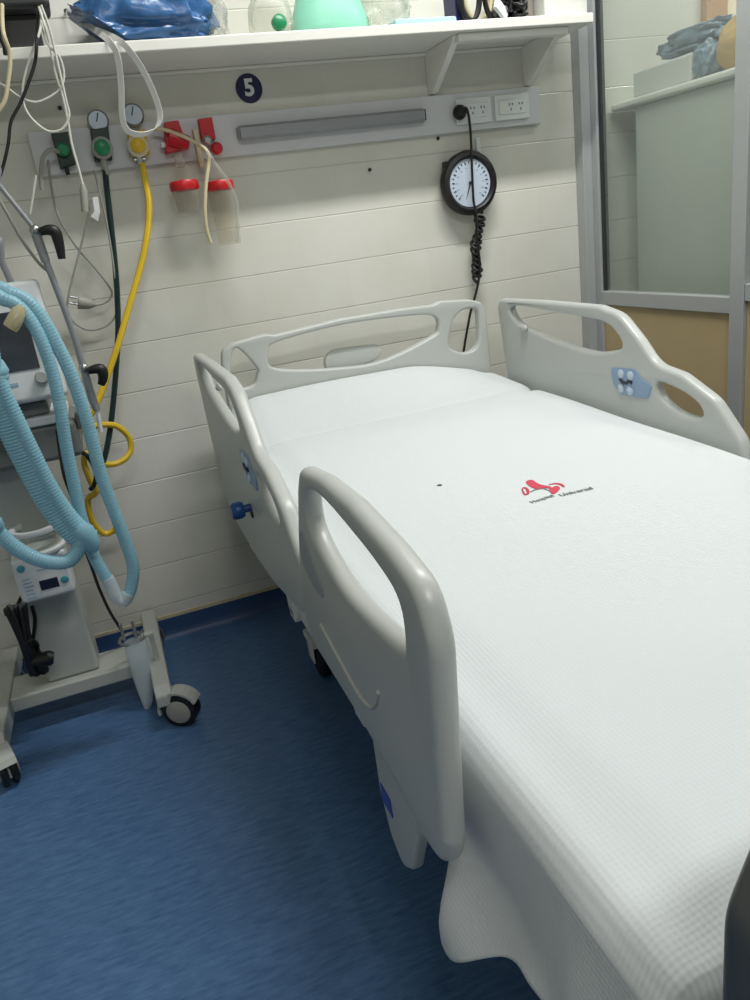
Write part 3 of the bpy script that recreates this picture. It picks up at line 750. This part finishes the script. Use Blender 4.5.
q = cbx(734, 40, xc + .02); B().ball((xc + .022, q.y, q.z), (.014, .016, .014), 3).build('dark_opening', 'black', tbg)

# ------------------------------------------------------------------ things on the shelf
YS = -.13
def sx(u, Y=YS, v=20): return P(u, v, Y=Y).x
fix(lump('linen_bag', 'bluebag', (sx(73), -.235, ST), (sx(212), -.03, ST + .165), 1, .20, 3.3, top=.70, pw=.66, lift=(.10, .13)), 'blue plastic bag of folded linen on the left of the shelf', 'bag')
fix(lump('clear_bag', 'clearp', (sx(200), -.20, ST), (sx(226), -.05, ST + .15), 2, .25, 2.2, top=.3), 'crumpled clear plastic bag beside the blue bag on the shelf', 'bag')
om = thing('oxygen_mask', 'clear oxygen mask with a green connector lying on the shelf', 'mask', (sx(272), -.15, ST))
c = Vector((sx(270), -.15, ST + .062))
mo = B()
mo.lathe((c.x, c.y + .02, ST + .064), (0, -1, .15), [(.060, 0), (.064, .006), (.056, .02), (.044, .045), (.026, .065), (.012, .07)], 32).build('mask_shell', 'clearp', om)
B().lathe((sx(270), -.205, ST + .028), (.1, -1, .1), [(.016, 0), (.020, .003), (.020, .02), (.011, .026)], 20).build('connector', 'green', om)
B().tube([(c.x - .055, -.13, ST + .006), (c.x - .062, -.15, ST + .05), (c.x - .04, -.16, ST + .11), (c.x + .01, -.16, ST + .13), (c.x + .05, -.15, ST + .09), (c.x + .06, -.14, ST + .01)], .007, 10).build('rim', 'clearp', om)
rs = thing('resuscitator_bag', 'green silicone resuscitator bag lying on the shelf', 'resuscitator', (sx(330), -.14, ST))
xa, xb = sx(289), sx(367)
xm, hw = (xa + xb) / 2, (xb - xa) / 2
rb = B().lathe((xm, 0, ST), (0, 0, 1), [(.90, 0), (.98, .008), (1.0, .022), (.95, .05), (.84, .085), (.74, .12), (.66, .15), (.50, .175), (.25, .188)], 48)
for v in rb.bm.verts: v.co = Vector((xm + (v.co.x - xm) * hw, -.14 + v.co.y * .075, v.co.z))
rb.build('bag', 'amb', rs)
B().lathe((xa - .030, -.14, ST + .030), (1, 0, .1), [(.020, 0), (.023, .004), (.023, .018), (.018, .022), (.018, .045)], 24).build('valve', 'clearp', rs)
fix(lump('reservoir_bag', 'clearp', (sx(362), -.22, ST), (sx(404), -.06, ST + .15), 4, .22, 2.4, top=.9), 'crumpled clear reservoir bag right of the green resuscitator on the shelf', 'bag')
fix(B().box((sx(380), -.235, ST), (sx(441), -.08, ST + .018), (0, 0, .03)).build('wrapped_pad', 'lblue', None, bevel=.006), 'flat pale blue wrapped pad lying on the shelf', 'pad')
fix(B().box((sx(446), -.20, ST), (sx(455), -.12, ST + .14), None).build('navy_box', 'navy', None, bevel=.003), 'narrow navy box standing on the shelf', 'box')
def coil(cx, cz, rx, rz, n, y, r, m, name, lab, cat, ph=0):
    pts = []
    for k in range(n * 12 + 1):
        an = 2 * math.pi * k / 12 + ph
        pts.append((cx + math.cos(an) * rx * (1 - .06 * (k % 7) / 7), y + .008 * math.sin(an * .37), max(ST + r, cz + math.sin(an) * rz)))
    return fix(B().tube(pts, r, 8, 3).build(name, m), lab, cat)
coil(sx(458), ST + .085, .035, .08, 2, -.215, .0055, 'black', 'black_cable', 'black coiled cable standing up beside the navy box', 'cable')
coil(sx(470), ST + .08, .045, .075, 3, -.185, .0065, 'cream', 'cream_tubing', 'cream coiled tubing beside the black cable on the shelf', 'tubing', .6)
coil(sx(481), ST + .075, .030, .07, 2, -.215, .005, 'black', 'black_cable', 'second black coiled cable, right of the cream tubing', 'cable', 1.1)
fix(B().box((sx(476), -.242, ST), (sx(492), -.232, ST + .052), (-.5, .75, .2)).build('white_card', 'whitep', None, bevel=.002), 'small white card leaning on the shelf edge between the black items', 'card')
fix(lump('black_strap_bundle', 'black', (sx(489), -.24, ST), (sx(512), -.12, ST + .062), 6, .35, 3.0), 'crumpled black strap bundle on the shelf', 'strap')
coil(sx(499), ST + .09, .030, .085, 2, -.17, .006, 'cream', 'cream_tubing', 'second cream tubing coil, behind the black strap bundle', 'tubing', .2)
fix(B().box((sx(504), -.16, ST), (sx(529), -.04, ST + .13)).build('grey_box', 'greybox', None, bevel=.004), 'grey box on the shelf beside the white box', 'box')
fix(B().box((sx(533), -.20, ST), (sx(575), -.03, ST + .15)).build('white_box', 'carton', None, bevel=.004), 'white box at the right end of the shelf', 'box')
# nails
for (u, v), lab in (((66, 12), 'nail above the shelf holding the white elastic strap'), ((369, 170), 'small dark nail in the tiles below the aluminium bar')):
    q = P(u, v, Y=-.003); fix(B().lathe((q.x, -.0003, q.z), (0, -1, 0), [(.0025, 0), (.0025, .012), (.006, .0125), (.005, .0145)], 12).build('nail', 'dark'), lab, 'nail')
# white elastic strap over the shelf edge
st = [P(66, 11, Y=-.012), P(80, 20, Y=-.08), P(98, 32, Y=-.20), P(108, 40, Y=-.262), P(117, 55, Y=-.266), P(121, 85, Y=-.24), P(122, 115, Y=-.22), P(127, 130, Y=-.21), P(140, 134.5, Y=-.21), P(153, 130, Y=-.21), P(160, 119, Y=-.215), P(157, 102, Y=-.225), P(147, 78, Y=-.245), P(133, 55, Y=-.264), P(121, 42, Y=-.262), P(108, 35, Y=-.22), P(95, 30, Y=-.19)]
fix(B().band(st, (.8, -.6, .5), .016, .0022).build('elastic_strap', 'strap'), 'white elastic strap looped over the shelf edge above the gas outlets', 'strap')

# ------------------------------------------------------------------ monitor top left and hanging leads
mo_ = thing('patient_monitor', 'dark patient monitor with its bottom edge above the left of the shelf', 'monitor', (-.03, -.22, 1.87))
x0, x1 = P(-25, 8, Y=-.26).x, P(51, 8, Y=-.26).x
zb = P(25, 8, Y=-.26).z
B().box((x0, -.26, zb), (x1, -.14, zb + .22)).build('body', 'dark', mo_, bevel=.014)
B().box((x0 + .02, -.2625, zb + .03), (x1 - .02, -.2602, zb + .20)).build('screen', 'screen', mo_)
B().box(((x0 + x1) / 2 - .03, -.1405, zb + .06), ((x0 + x1) / 2 + .03, -.0005, zb + .14)).build('wall_arm', 'dark', mo_, bevel=.004)
B().box(((x0 + x1) / 2 - .05, -.21, ST), ((x0 + x1) / 2 + .05, -.16, zb + .0002)).build('foot', 'dark', mo_, bevel=.004)
def lead(px, Y, r, m, name, lab, cat, end=None, ys=None, top=False):
    pts = [P(u, v, Y=(Y if ys is None else ys[i])) for i, (u, v) in enumerate(px)]
    if top: pts[0] = P(px[0][0], px[0][1] - 6, Y=-.22)
    if end is not None: pts += end
    o = B().tube(pts, r, 8, 8).build(name, m)
    return fix(o, lab, cat)
lead([(37, 2), (46, 40), (60, 58), (64, 78), (57, 92), (37, 102), (20, 97), (6, 87), (-6, 80)], -.30, .0028, 'corw', 'sensor_lead', 'white sensor lead hanging in a shallow loop below the monitor', 'lead', top=True)
lead_b = lead([(36, 4), (43, 20), (50, 45), (55, 72), (63, 98), (68, 122), (72, 145), (79, 170), (83, 186)], -.29, .0032, 'corw', 'sensor_lead', 'white sensor lead running down past the first green outlet', 'lead', top=True)
lead([(42, 8), (40, 30), (30, 58), (23, 85), (24, 105), (33, 120), (48, 131), (62, 129), (69, 116), (66, 100), (57, 60), (50, 30), (41, 5)], -.31, .0030, 'corw', 'sensor_lead', 'white sensor lead hanging in a deep loop over the panel corner', 'lead', top=True)
lead([(40, 10), (37, 40), (35, 62), (28, 84), (20, 104), (11, 122), (8, 145), (2, 170), (-6, 190)], -.32, .0042, 'black', 'monitor_cable', 'black cable hanging from the monitor along the left edge', 'cable', top=True)
lead([(2, 0), (3, 30), (10, 55), (8, 82), (4, 102), (-8, 118)], -.33, .0050, 'cream', 'yellowish_tube', 'yellowish tube hanging at the upper left edge of the photo', 'tube', top=True)
lead([(-4, 30), (4, 45), (6, 55)], -.31, .006, 'black', 'black_clip', 'short black clip hanging at the upper left edge beside the yellowish tube', 'clip')
lead([(36, 175), (33, 195), (30, 214)], -.12, .0035, 'corw', 'thin_tube', 'short pale tube between the panel and the support arm lever', 'tube')
lead([(60, 152), (50, 150), (43, 158), (41, 175), (42, 190)], -.085, .0060, 'cord', 'grey_hose', 'grey hose bending left out of the first green outlet', 'hose', ys=[-.06, -.09, -.09, -.09, -.09])
pl = thing('grey_plug_cord', 'grey cord with a two pin plug hanging in a loop on the tiles', 'cord', P(90, 305, Y=-.06))
B().tube([P(48, 160, Y=-.045), P(51, 185, Y=-.045), P(58, 215, Y=-.05), P(75, 245, Y=-.05), P(95, 268, Y=-.05), P(110, 288, Y=-.05), P(111, 297, Y=-.05), P(104, 303, Y=-.055), P(96, 305, Y=-.06)], .0033, 8, 8).build('cable', 'cord', pl)
p0, p1 = P(96, 305, Y=-.06), P(78, 302, Y=-.06); ax = (p1 - p0)
pg = B().rings([p0, p0.lerp(p1, .25), p0.lerp(p1, .4), p0.lerp(p1, .95), p1], [.004, .012, .016, .020, .018], 16).build('plug', 'cord', pl)
for dz in (.012, -.008):
    B().cyl(p1 + Vector((0, 0, dz)), p1 + ax.normalized() * .024 + Vector((0, 0, dz)), .003).build('pin', 'steel', pg)
lead([(91, 200), (88, 216), (80, 250), (69, 293), (68, 312), (76, 324), (90, 330), (106, 326), (116, 314), (117, 295), (112, 255), (106, 220), (99, 190), (94, 170)], -.075, .0030, 'cord', 'grey_cable', 'thin grey cable hanging in a long narrow loop beside the green hose', 'cable')
cn = thing('cable_connector', 'white cable connector hanging between the sensor lead and the green hose', 'connector', P(95, 205, Y=-.09))
B().prism([P(u, v, Y=-.09) for u, v in ((92, 198), (98, 197), (100, 212), (98, 222), (90, 217), (94, 212))], (0, -.014, 0)).build('shell', 'whitep', cn, bevel=.002)
B().rings([P(82.5, 184, Y=-.29), P(83.5, 190, Y=-.29), P(85, 212, Y=-.29)], [.005, .010, .009], 14).build('coupling', 'cord', lead_b)
# hoses from the outlets
lead([(105, 170), (107, 190), (111, 225), (116, 275), (118, 320), (117, 355), (114, 395), (110, 430), (105, 456), (98, 475)], -.05, .0085, 'hoseg', 'green_hose', 'dark green hose dropping from the green regulator down the tiles', 'hose',
     ys=[-.05, -.055, -.06, -.07, -.08, -.10, -.12, -.15, -.18, -.20])
yl = [(142, 163), (145, 180), (149, 205), (147, 235), (141, 265), (131, 300), (118, 345), (106, 380), (96, 405), (84, 424), (74, 434), (84, 429), (100, 425), (116, 426), (128, 436), (131, 448), (126, 458), (114, 464), (100, 463), (88, 453), (84, 462), (90, 480), (96, 492), (88, 500), (92, 520), (103, 533), (113, 531), (119, 522)]
ys = [-.055, -.06, -.07, -.09, -.10, -.12, -.15, -.17, -.19, -.20, -.20, -.19, -.17, -.16, -.15, -.15, -.16, -.17, -.19, -.21, -.20, -.19, -.18, -.17, -.16, -.15, -.15, -.16]
lead(yl, -.1, .0092, 'hosey', 'yellow_hose', 'yellow hose from the yellow regulator looping beside the ventilator', 'hose', ys=ys)
# suction tubing
lead([(153, 129), (165, 130), (182, 136), (196, 143), (206, 150), (209, 160), (206, 185), (205, 210), (207, 230), (211, 243)], -.12, .0055, 'cream', 'suction_tube', 'cream suction tube crossing the red outlets and hanging straight down', 'tube', ys=[-.06, -.07, -.09, -.105, -.13, -.14, -.145, -.145, -.14, -.135])
lead([(207, 151), (216, 165), (227, 180), (236, 200), (238, 220), (237, 243)], -.15, .0050, 'clearp', 'suction_tube', 'clear suction tube hanging right of the taller jar', 'tube')

# ------------------------------------------------------------------ ventilator on its stand
ve = thing('ventilator', 'grey and white ventilator on a wheeled stand at the left of the bed', 'ventilator', (-.29, -.30, 0))
legs = (-.070, -.515)
for lx in legs:
    B().prism([(lx - .024, -.03, .075), (lx - .024, -.575, .075), (lx - .024, -.575, .11), (lx - .024, -.55, .135), (lx - .024, -.03, .135)], (.048, 0, 0)).build('base_leg', 'vent', ve, bevel=.006)
    for yy_, turn in ((-.59, 62 if lx > -.3 else 20), (-.145, -25)):
        sgn = 1 if lx > -.3 else -1
        piv = Vector((lx + .004 * sgn, yy_ + .045, 0)); RT = Matrix.Translation(piv) @ Matrix.Rotation(math.radians(turn), 4, 'Z')
        front = yy_ < -.3; wr = .052
        ca = B()
        for k in range(11):
            an = math.radians(-10 + 15 * k); an2 = math.radians(-10 + 15 * (k + 1))
            q = [(-.024, -.038 + math.cos(a_) * rr, wr + .0005 + math.sin(a_) * rr) for a_, rr in ((an, wr + .003), (an2, wr + .003), (an2, wr + .011), (an, wr + .011))]
            ca.prism(q, (.048, 0, 0))
        ca.box((-.003, -.075, .03), (.003, .014, .09)); ca.cyl((0, .0, .085), (0, .0, .128 if not front else .112), .013)
        bmesh.ops.transform(ca.bm, matrix=RT, verts=ca.bm.verts)
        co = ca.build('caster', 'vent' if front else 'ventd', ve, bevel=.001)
        for s_ in (-1, 1):
            wb = B().lathe((s_ * .0135 - .0095, -.038, wr + .0003), (1, 0, 0), [(wr - .014, 0), (wr - .002, .002), (wr, .005), (wr, .014), (wr - .002, .017), (wr - .014, .019)], 36)
            bmesh.ops.transform(wb.bm, matrix=RT, verts=wb.bm.verts); wl = wb.build('wheel', 'black', co)
            wb = B().lathe((s_ * .0231, -.038, wr), (s_, 0, 0), [(.036, 0), (.036, .0015), (.028, .005)], 28)
            bmesh.ops.transform(wb.bm, matrix=RT, verts=wb.bm.verts); wb.build('wheel_hub', 'cord', wl)
B().box((-.492, -.375, .085), (-.093, -.235, .130)).build('base_beam', 'vent', ve, bevel=.006)
B().box((-.385, -.345, .1305), (-.235, -.235, .80)).build('column', 'vent', ve, bevel=.012)
B().box((-.50, -.42, .80), (-.115, -.16, .90)).build('compressor_body', 'ventd', ve, bevel=.015)
B().box((-.49, -.43, .9005), (-.13, -.22, .925)).build('tray', 'ventw', ve, bevel=.006)
B().box((-.43, -.41, .9255), (-.17, -.25, .962)).build('swivel_mount', 'ventd', ve, bevel=.008)
q0, q1 = P(60, 415, Y=-.40), P(85, 440, Y=-.40)
B().box((-.1145, -.40, q1.z + .03), (q1.x, -.36, q1.z + .075)).build('side_bracket', 'ventd', ve, bevel=.005)
# display, tilted back a little
tilt = (-.16, 0, 0); pv = (-.28, -.42, .965)
def tb_(lo, hi): return B().box(lo, hi, tilt, pv)
ds = tb_((-.47, -.46, .965), (-.112, -.385, 1.262)).build('display', 'ventw', ve, bevel=.014)
tb_((-.455, -.4625, 1.045), (-.160, -.4602, 1.190)).build('screen', 'screen', ds)
tb_((-.40, -.4622, 1.010), (-.36, -.4602, 1.018)).build('key_print', 'inkl', ds)
tb_((-.26, -.4622, 1.010), (-.22, -.4602, 1.018)).build('key_print', 'inkl', ds)
kp = P(42, 378, Y=-.46); B().lathe((kp.x, -.452, kp.z), (0, -1, .17), [(.016, 0), (.016, .018), (.013, .022)], 28).build('knob', 'vent', ds)
# humidifier
hu = thing('humidifier', 'white heated humidifier with a small dark display on the ventilator column', 'humidifier', (-.31, -.40, .42))
hl, hr_ = P(24, 607, Y=-.43), P(75, 590, Y=-.43)
ht = P(11, 562, Y=-.43)
x0, x1 = ht.x - .005, hr_.x + .002
zb, zt = .425, .540
zb = (hl.z + hr_.z) / 2; zt = ht.z
hub = B().box((x0, -.43, zb), (x1, -.3455, zt)).build('housing', 'ventw', hu, bevel=.010)
dx = (x1 - x0); hz = zt - zb
B().box((x0 + dx * .40, -.4315, zb + hz * .22), (x0 + dx * .74, -.4302, zb + hz * .44)).build('display', 'lcd', hub)
for fx, fz in ((.16, .80), (.86, .34)):
    B().lathe((x0 + dx * fx, -.4302, zb + hz * fz), (0, -1, 0), [(.0105, 0), (.0105, .002), (.008, .003)], 20).build('button', 'teal', hub)
for k in range(6):
    B().box((x0 + dx * .12, -.4308, zb + hz * (.10 + .085 * k)), (x0 + dx * (.30 - .02 * (k % 3)), -.4302, zb + hz * (.125 + .085 * k))).build('printed_line', 'inkl', hub)
B().box((x0 + dx * .42, -.4308, zb + hz * .66), (x0 + dx * .7, -.4302, zb + hz * .69)).build('printed_line', 'inkl', hub)
cc = Vector(((x0 + x1) / 2 + .010, -.385, zt))
B().lathe((cc.x, cc.y, zt + .0002), (0, 0, 1), [(.066, 0), (.068, .004), (.068, .010), (.062, .014)], 40).build('heater_plate', 'ventw', hu)
B().lathe((cc.x, cc.y, zt + .0145), (0, 0, 1), [(.058, 0), (.060, .004), (.061, .030), (.064, .034), (.064, .040), (.058, .040), (.056, .034), (.055, .006)], 40, cap=False).build('water_chamber', 'clearp', hu)
B().lathe((cc.x, cc.y, zt + .058), (0, 0, 1), [(.056, 0), (.066, .001), (.068, .008), (.066, .015), (.056, .016), (.053, .008), (.056, .0)], 48, cap=False).build('chamber_rim', 'ventw', hu)
B().box((cc.x - .02, -.3456 - .03, zb + .02), (cc.x + .02, -.3452, zb + .06)).build('column_clamp', 'ventd', hu)
# black folded cable hanging below the humidifier
bc = thing('folded_power_cable', 'folded black power cable bundle hanging below the humidifier', 'cable', P(30, 640, Y=-.40))
pts = []
A0, A1 = P(16, 612, Y=-.42), P(36, 668, Y=-.42)
for k in range(7):
    o_ = (k - 3) * .006; dy = .008 * math.sin(k * 2.1)
    pts += [A0 + Vector((o_ * 1.2, dy, .0)), A0 + Vector((o_ * 1.2 + .004, dy - .01, .012)), A0.lerp(A1, .5) + Vector((o_ * .55, dy - .012, 0)), A1 + Vector((o_ * .9, dy, 0)), A1 + Vector((o_ + .004, dy + .008, -.012)), A0.lerp(A1, .5) + Vector((o_ * .6, dy + .012, 0))]
B().tube(pts, .0085, 8, 6).build('bundle', 'black', bc)
B().tube([P(32, 606, Y=-.40), P(35, 620, Y=-.40), P(33, 640, Y=-.41), P(31, 655, Y=-.42)], .0055, 8, 8).build('cable_end', 'black', bc)
B().rings([P(30, 662, Y=-.425), P(38, 660, Y=-.43), P(50, 658, Y=-.44), P(54, 658, Y=-.44)], [.010, .020, .022, .016], 16).build('plug', 'black', bc)
B().tube([P(24, 645, Y=-.44), P(32, 640, Y=-.45), P(38, 646, Y=-.43), P(32, 652, Y=-.41), P(24, 648, Y=-.42)], .005, 8, 8).build('tie', 'black', bc)
lead([(16, 612), (20, 600), (26, 590)], -.41, .0055, 'black', 'cable_hook', 'short black cable hook holding the folded cable', 'hook', ys=[-.42, -.41, -.348])
# support arm
sa = thing('circuit_support_arm', 'jointed steel support arm with two black clamp levers above the ventilator', 'arm', P(84, 366, Y=-.42))
YA_ = -.42
B().tube([(-.47, -.32, .926), (-.52, -.36, 1.15), (-.48, -.40, 1.42), P(-14, 168, Y=YA_), P(0, 186, Y=YA_), P(32, 226, Y=YA_)], .0060, 12, 6).build('rod', 'alud', sa)
B().tube([P(36, 234, Y=YA_), P(44, 256, Y=YA_), P(58, 292, Y=YA_), P(72, 330, Y=YA_), P(82, 362, Y=YA_)], .0085, 12, 6).build('rod', 'alud', sa)
B().rings(PY(YA_, (36, 234), (46, 262)), [.012, .011], 14).build('sleeve', 'alud', sa)
B().rings(PY(YA_, (79, 352), (92, 398), (97, 410)), [.009, .011, .010], 14).build('sleeve', 'alud', sa)
B().tube([P(97, 410, Y=YA_), P(99, 420, Y=YA_), P(101, 432, Y=YA_)], .006, 10, 4).build('holder_tip', 'ventw', sa)
for (cu, cv), lv in (((35, 230), [(40, 232), (48, 230), (55, 232), (59, 244), (62, 259)]), ((84, 368), [(88, 371), (96, 369), (102, 370), (103, 378), (101, 385)])):
    B().ball(P(cu, cv, Y=YA_ - .004), .0135, 3).build('ball_joint', 'steel', sa)
    pts = [P(u, v, Y=YA_ - .015) for u, v in lv]; sp = spline(pts, 6)
    B().rings(sp, [.009 + .005 * math.sin(math.pi * min(1, k / (len(sp) - 1) * 1.0)) for k in range(len(sp))], 12).build('clamp_lever', 'black', sa)
sb = thing('clamp_arm', 'short grey arm with an upright black lever behind the blue tubes', 'arm', P(20, 290, Y=-.36))
B().tube([(-.40, -.28, .926), (-.40, -.33, 1.20)] + PY(-.36, (-8, 240), (2, 262), (12, 284), (18, 296)), .0085, 12, 6).build('rod', 'alud', sb)
B().ball(P(18, 287, Y=-.37), .013, 3).build('ball_joint', 'steel', sb)
B().rings(PY(-.38, (22, 284), (25, 283), (27, 290), (29, 297)), [.006, .010, .010, .007], 12).build('clamp_lever', 'black', sb)
lead([(-6, 190), (8, 215), (22, 240), (38, 262), (49, 272)], -.40, .0040, 'cord', 'grey_cable', 'grey cable running from the left edge down to the support arm', 'cable')
# breathing circuit
YT = -.62
bcirc = thing('breathing_circuit', 'pale blue corrugated breathing tubes draped over the ventilator front', 'breathing tubes', P(90, 535, Y=YT))
def hose(px, r, Y0, Y1, pre=(), name='corrugated_tube'):
    n_ = len(px); pts = [P(u, v, Y=Y0 + (Y1 - Y0) * i / (n_ - 1)) for i, (u, v) in enumerate(px)]
    pts = [Vector(p) for p in pre] + pts
    return B().corr(pts, r).build(name, 'tubeb', bcirc, ang=75)
hose([(-14, 303), (4, 300), (19, 307), (34, 326), (46, 352), (55, 382), (61, 412), (66, 445), (74, 485), (83, 525), (94, 556), (104, 574), (110, 583)], .0150, -.58, -.60, [(-.485, -.425, .87), (-.49, -.54, .93), (-.46, -.60, 1.10)])
hose([(-12, 292), (8, 293), (27, 301), (42, 318), (56, 343), (70, 372), (82, 405), (92, 440), (101, 475), (113, 508), (125, 540), (133, 566), (131, 588), (127, 597)], .0158, -.56, -.60, [(-.44, -.425, .87), (-.50, -.50, 1.02), (-.46, -.56, 1.17)])
hose([(-14, 372), (-6, 392), (6, 414), (18, 440), (30, 464), (44, 490), (60, 514), (76, 532), (88, 541)], .0330, -.64, -.63, [(-.46, -.43, .85), (-.45, -.56, .90)])
hose([(-20, 345), (-4, 376), (12, 410), (30, 447), (50, 487), (70, 520), (84, 540)], .0175, -.66, -.65, [(-.40, -.425, .85), (-.46, -.60, .93)])
hose([(-14, 520), (-2, 532), (12, 545), (30, 556), (50, 562), (68, 561), (78, 550), (84, 535)], .0180, -.66, -.65, [(-.47, -.40, .81), (-.52, -.52, .70)])
yp0, yp1 = P(84, 533, Y=-.645), P(92, 545, Y=-.645)
B().rings([P(76, 528, Y=-.645), yp0, yp1, P(95, 549, Y=-.64)], [.024, .028, .022, .012], 20).build('y_connector', 'tubeb', bcirc)
B().rings([P(107, 578, Y=-.60), P(112, 588, Y=-.60), P(116, 597, Y=-.60), P(119, 601, Y=-.60)], [.0165, .0175, .016, .014], 20).build('cuff', 'bagclear', bcirc)
B().rings([P(128.5, 593, Y=-.60), P(126, 599, Y=-.60), P(122, 604, Y=-.60)], [.017, .017, .014], 20).build('cuff', 'bagclear', bcirc)
B().rings([P(116, 594, Y=-.60), P(121, 602, Y=-.60), P(126, 597, Y=-.60)], [.012, .016, .012], 16).build('elbow', 'bagclear', bcirc)
q0_, q1_ = P(14, 313, Y=-.60), P(20, 330, Y=-.60)
B().rings([P(21, 309, Y=-.585), P(19, 312, Y=-.59), P(16, 318, Y=-.60), P(12, 325, Y=-.60), P(10, 328, Y=-.60)], [.0165, .0172, .0172, .0172, .0165], 28).build('collar', 'collar', bcirc)
# black sensor wires along the tubes
lead([(57, 430), (60, 452), (64, 475), (70, 492), (77, 512), (84, 545), (92, 568), (99, 588), (110, 612), (122, 631)], -.45, .0045, 'black', 'heater_wire', 'black wire with clips running behind the blue tubes to the floor stand', 'wire', ys=[-.46, -.48, -.5, -.5, -.5, -.47, -.42, -.36, -.3, -.26])
lead([(78, 450), (86, 455), (92, 463), (96, 474), (94, 485), (90, 490)], -.30, .0065, 'black', 'short_black_cable', 'short black cable curled over the yellow hose beside the tubes', 'cable')
# water trap ring and hanging frosted pouch on the right base leg
fp = thing('frosted_pouch', 'frosted plastic pouch hanging in a ring holder at the right leg of the stand', 'pouch', P(133, 690, Y=-.27))
pr = []
for (u0, v0, u1, v1) in ((124, 643, 146, 637), (126, 655, 150, 650), (131, 672, 153, 668), (137, 690, 154, 686), (142, 703, 153, 700), (146, 712, 150, 711)):
    a_, b_ = P(u0, v0, Y=-.42), P(u1, v1, Y=-.42); pr.append(((a_ + b_) / 2, (b_ - a_).length / 2))
bb = B(); prev = None
for c_, hw in pr:
    ring = [bb.bm.verts.new(c_ + Vector((math.cos(2 * math.pi * k / 20) * hw, math.sin(2 * math.pi * k / 20) * min(.022, hw), 0))) for k in range(20)]
    if prev:
        for k in range(20): bb.bm.faces.new((prev[k], prev[(k + 1) % 20], ring[(k + 1) % 20], ring[k]))
    prev = ring
bb.bm.faces.new(prev); bb.build('pouch', 'bagclear', fp, ang=70)
rc = P(131, 637, Y=-.40)
B().lathe((rc.x, -.40, rc.z - .012), (0, 0, 1), [(.036, 0), (.040, .006), (.036, .012), (.030, .006), (.036, 0)], 28, cap=False).build('ring_holder', 'ventd', fp)
for ddx in (-.02, .014):
    B().cyl((rc.x + ddx, -.40, rc.z - .004), (rc.x + ddx, -.40, rc.z + .050), .0045).build('prong', 'alud', fp)
B().box((rc.x + .030, -.41, rc.z - .012), (-.060, -.39, rc.z - .002)).box((-.075, -.405, .1352), (-.060, -.395, rc.z - .0125)).build('holder_arm', 'vent', fp)

# ------------------------------------------------------------------ light
def area(name, loc, size, sy, power, col=(1, 1, 1), rot=(0, 0, 0)):
    d = bpy.data.lights.new(name, 'AREA'); d.shape = 'RECTANGLE'; d.size = size; d.size_y = sy; d.energy = power; d.color = col
    o = bpy.data.objects.new(name, d); COL.objects.link(o); o.location = loc; o.rotation_euler = rot; return o
area('ceiling_tube', (1.15, -.97, ZC - .04), 1.2, .08, 45, (1, .99, .97))
area('ceiling_tube_next_bay', (3.0, -.97, ZC - .04), 1.2, .13, 26, (1, .98, .94))
area('aisle_fill', (.4, -3.4, ZC - .04), 1.2, .3, 36, (1, .99, .98))  # unseen fill lamp, added to lift the drape, floor and left wall
w = bpy.data.worlds.new('world'); SC.world = w; w.use_nodes = True
w.node_tree.nodes['Background'].inputs[0].default_value = (.8, .85, .9, 1); w.node_tree.nodes['Background'].inputs[1].default_value = .2
SC.view_settings.view_transform = 'Standard'; SC.view_settings.look = 'None'; SC.view_settings.gamma = 1.0
SC.view_settings.use_curve_mapping = False; SC.view_settings.exposure = 0.0
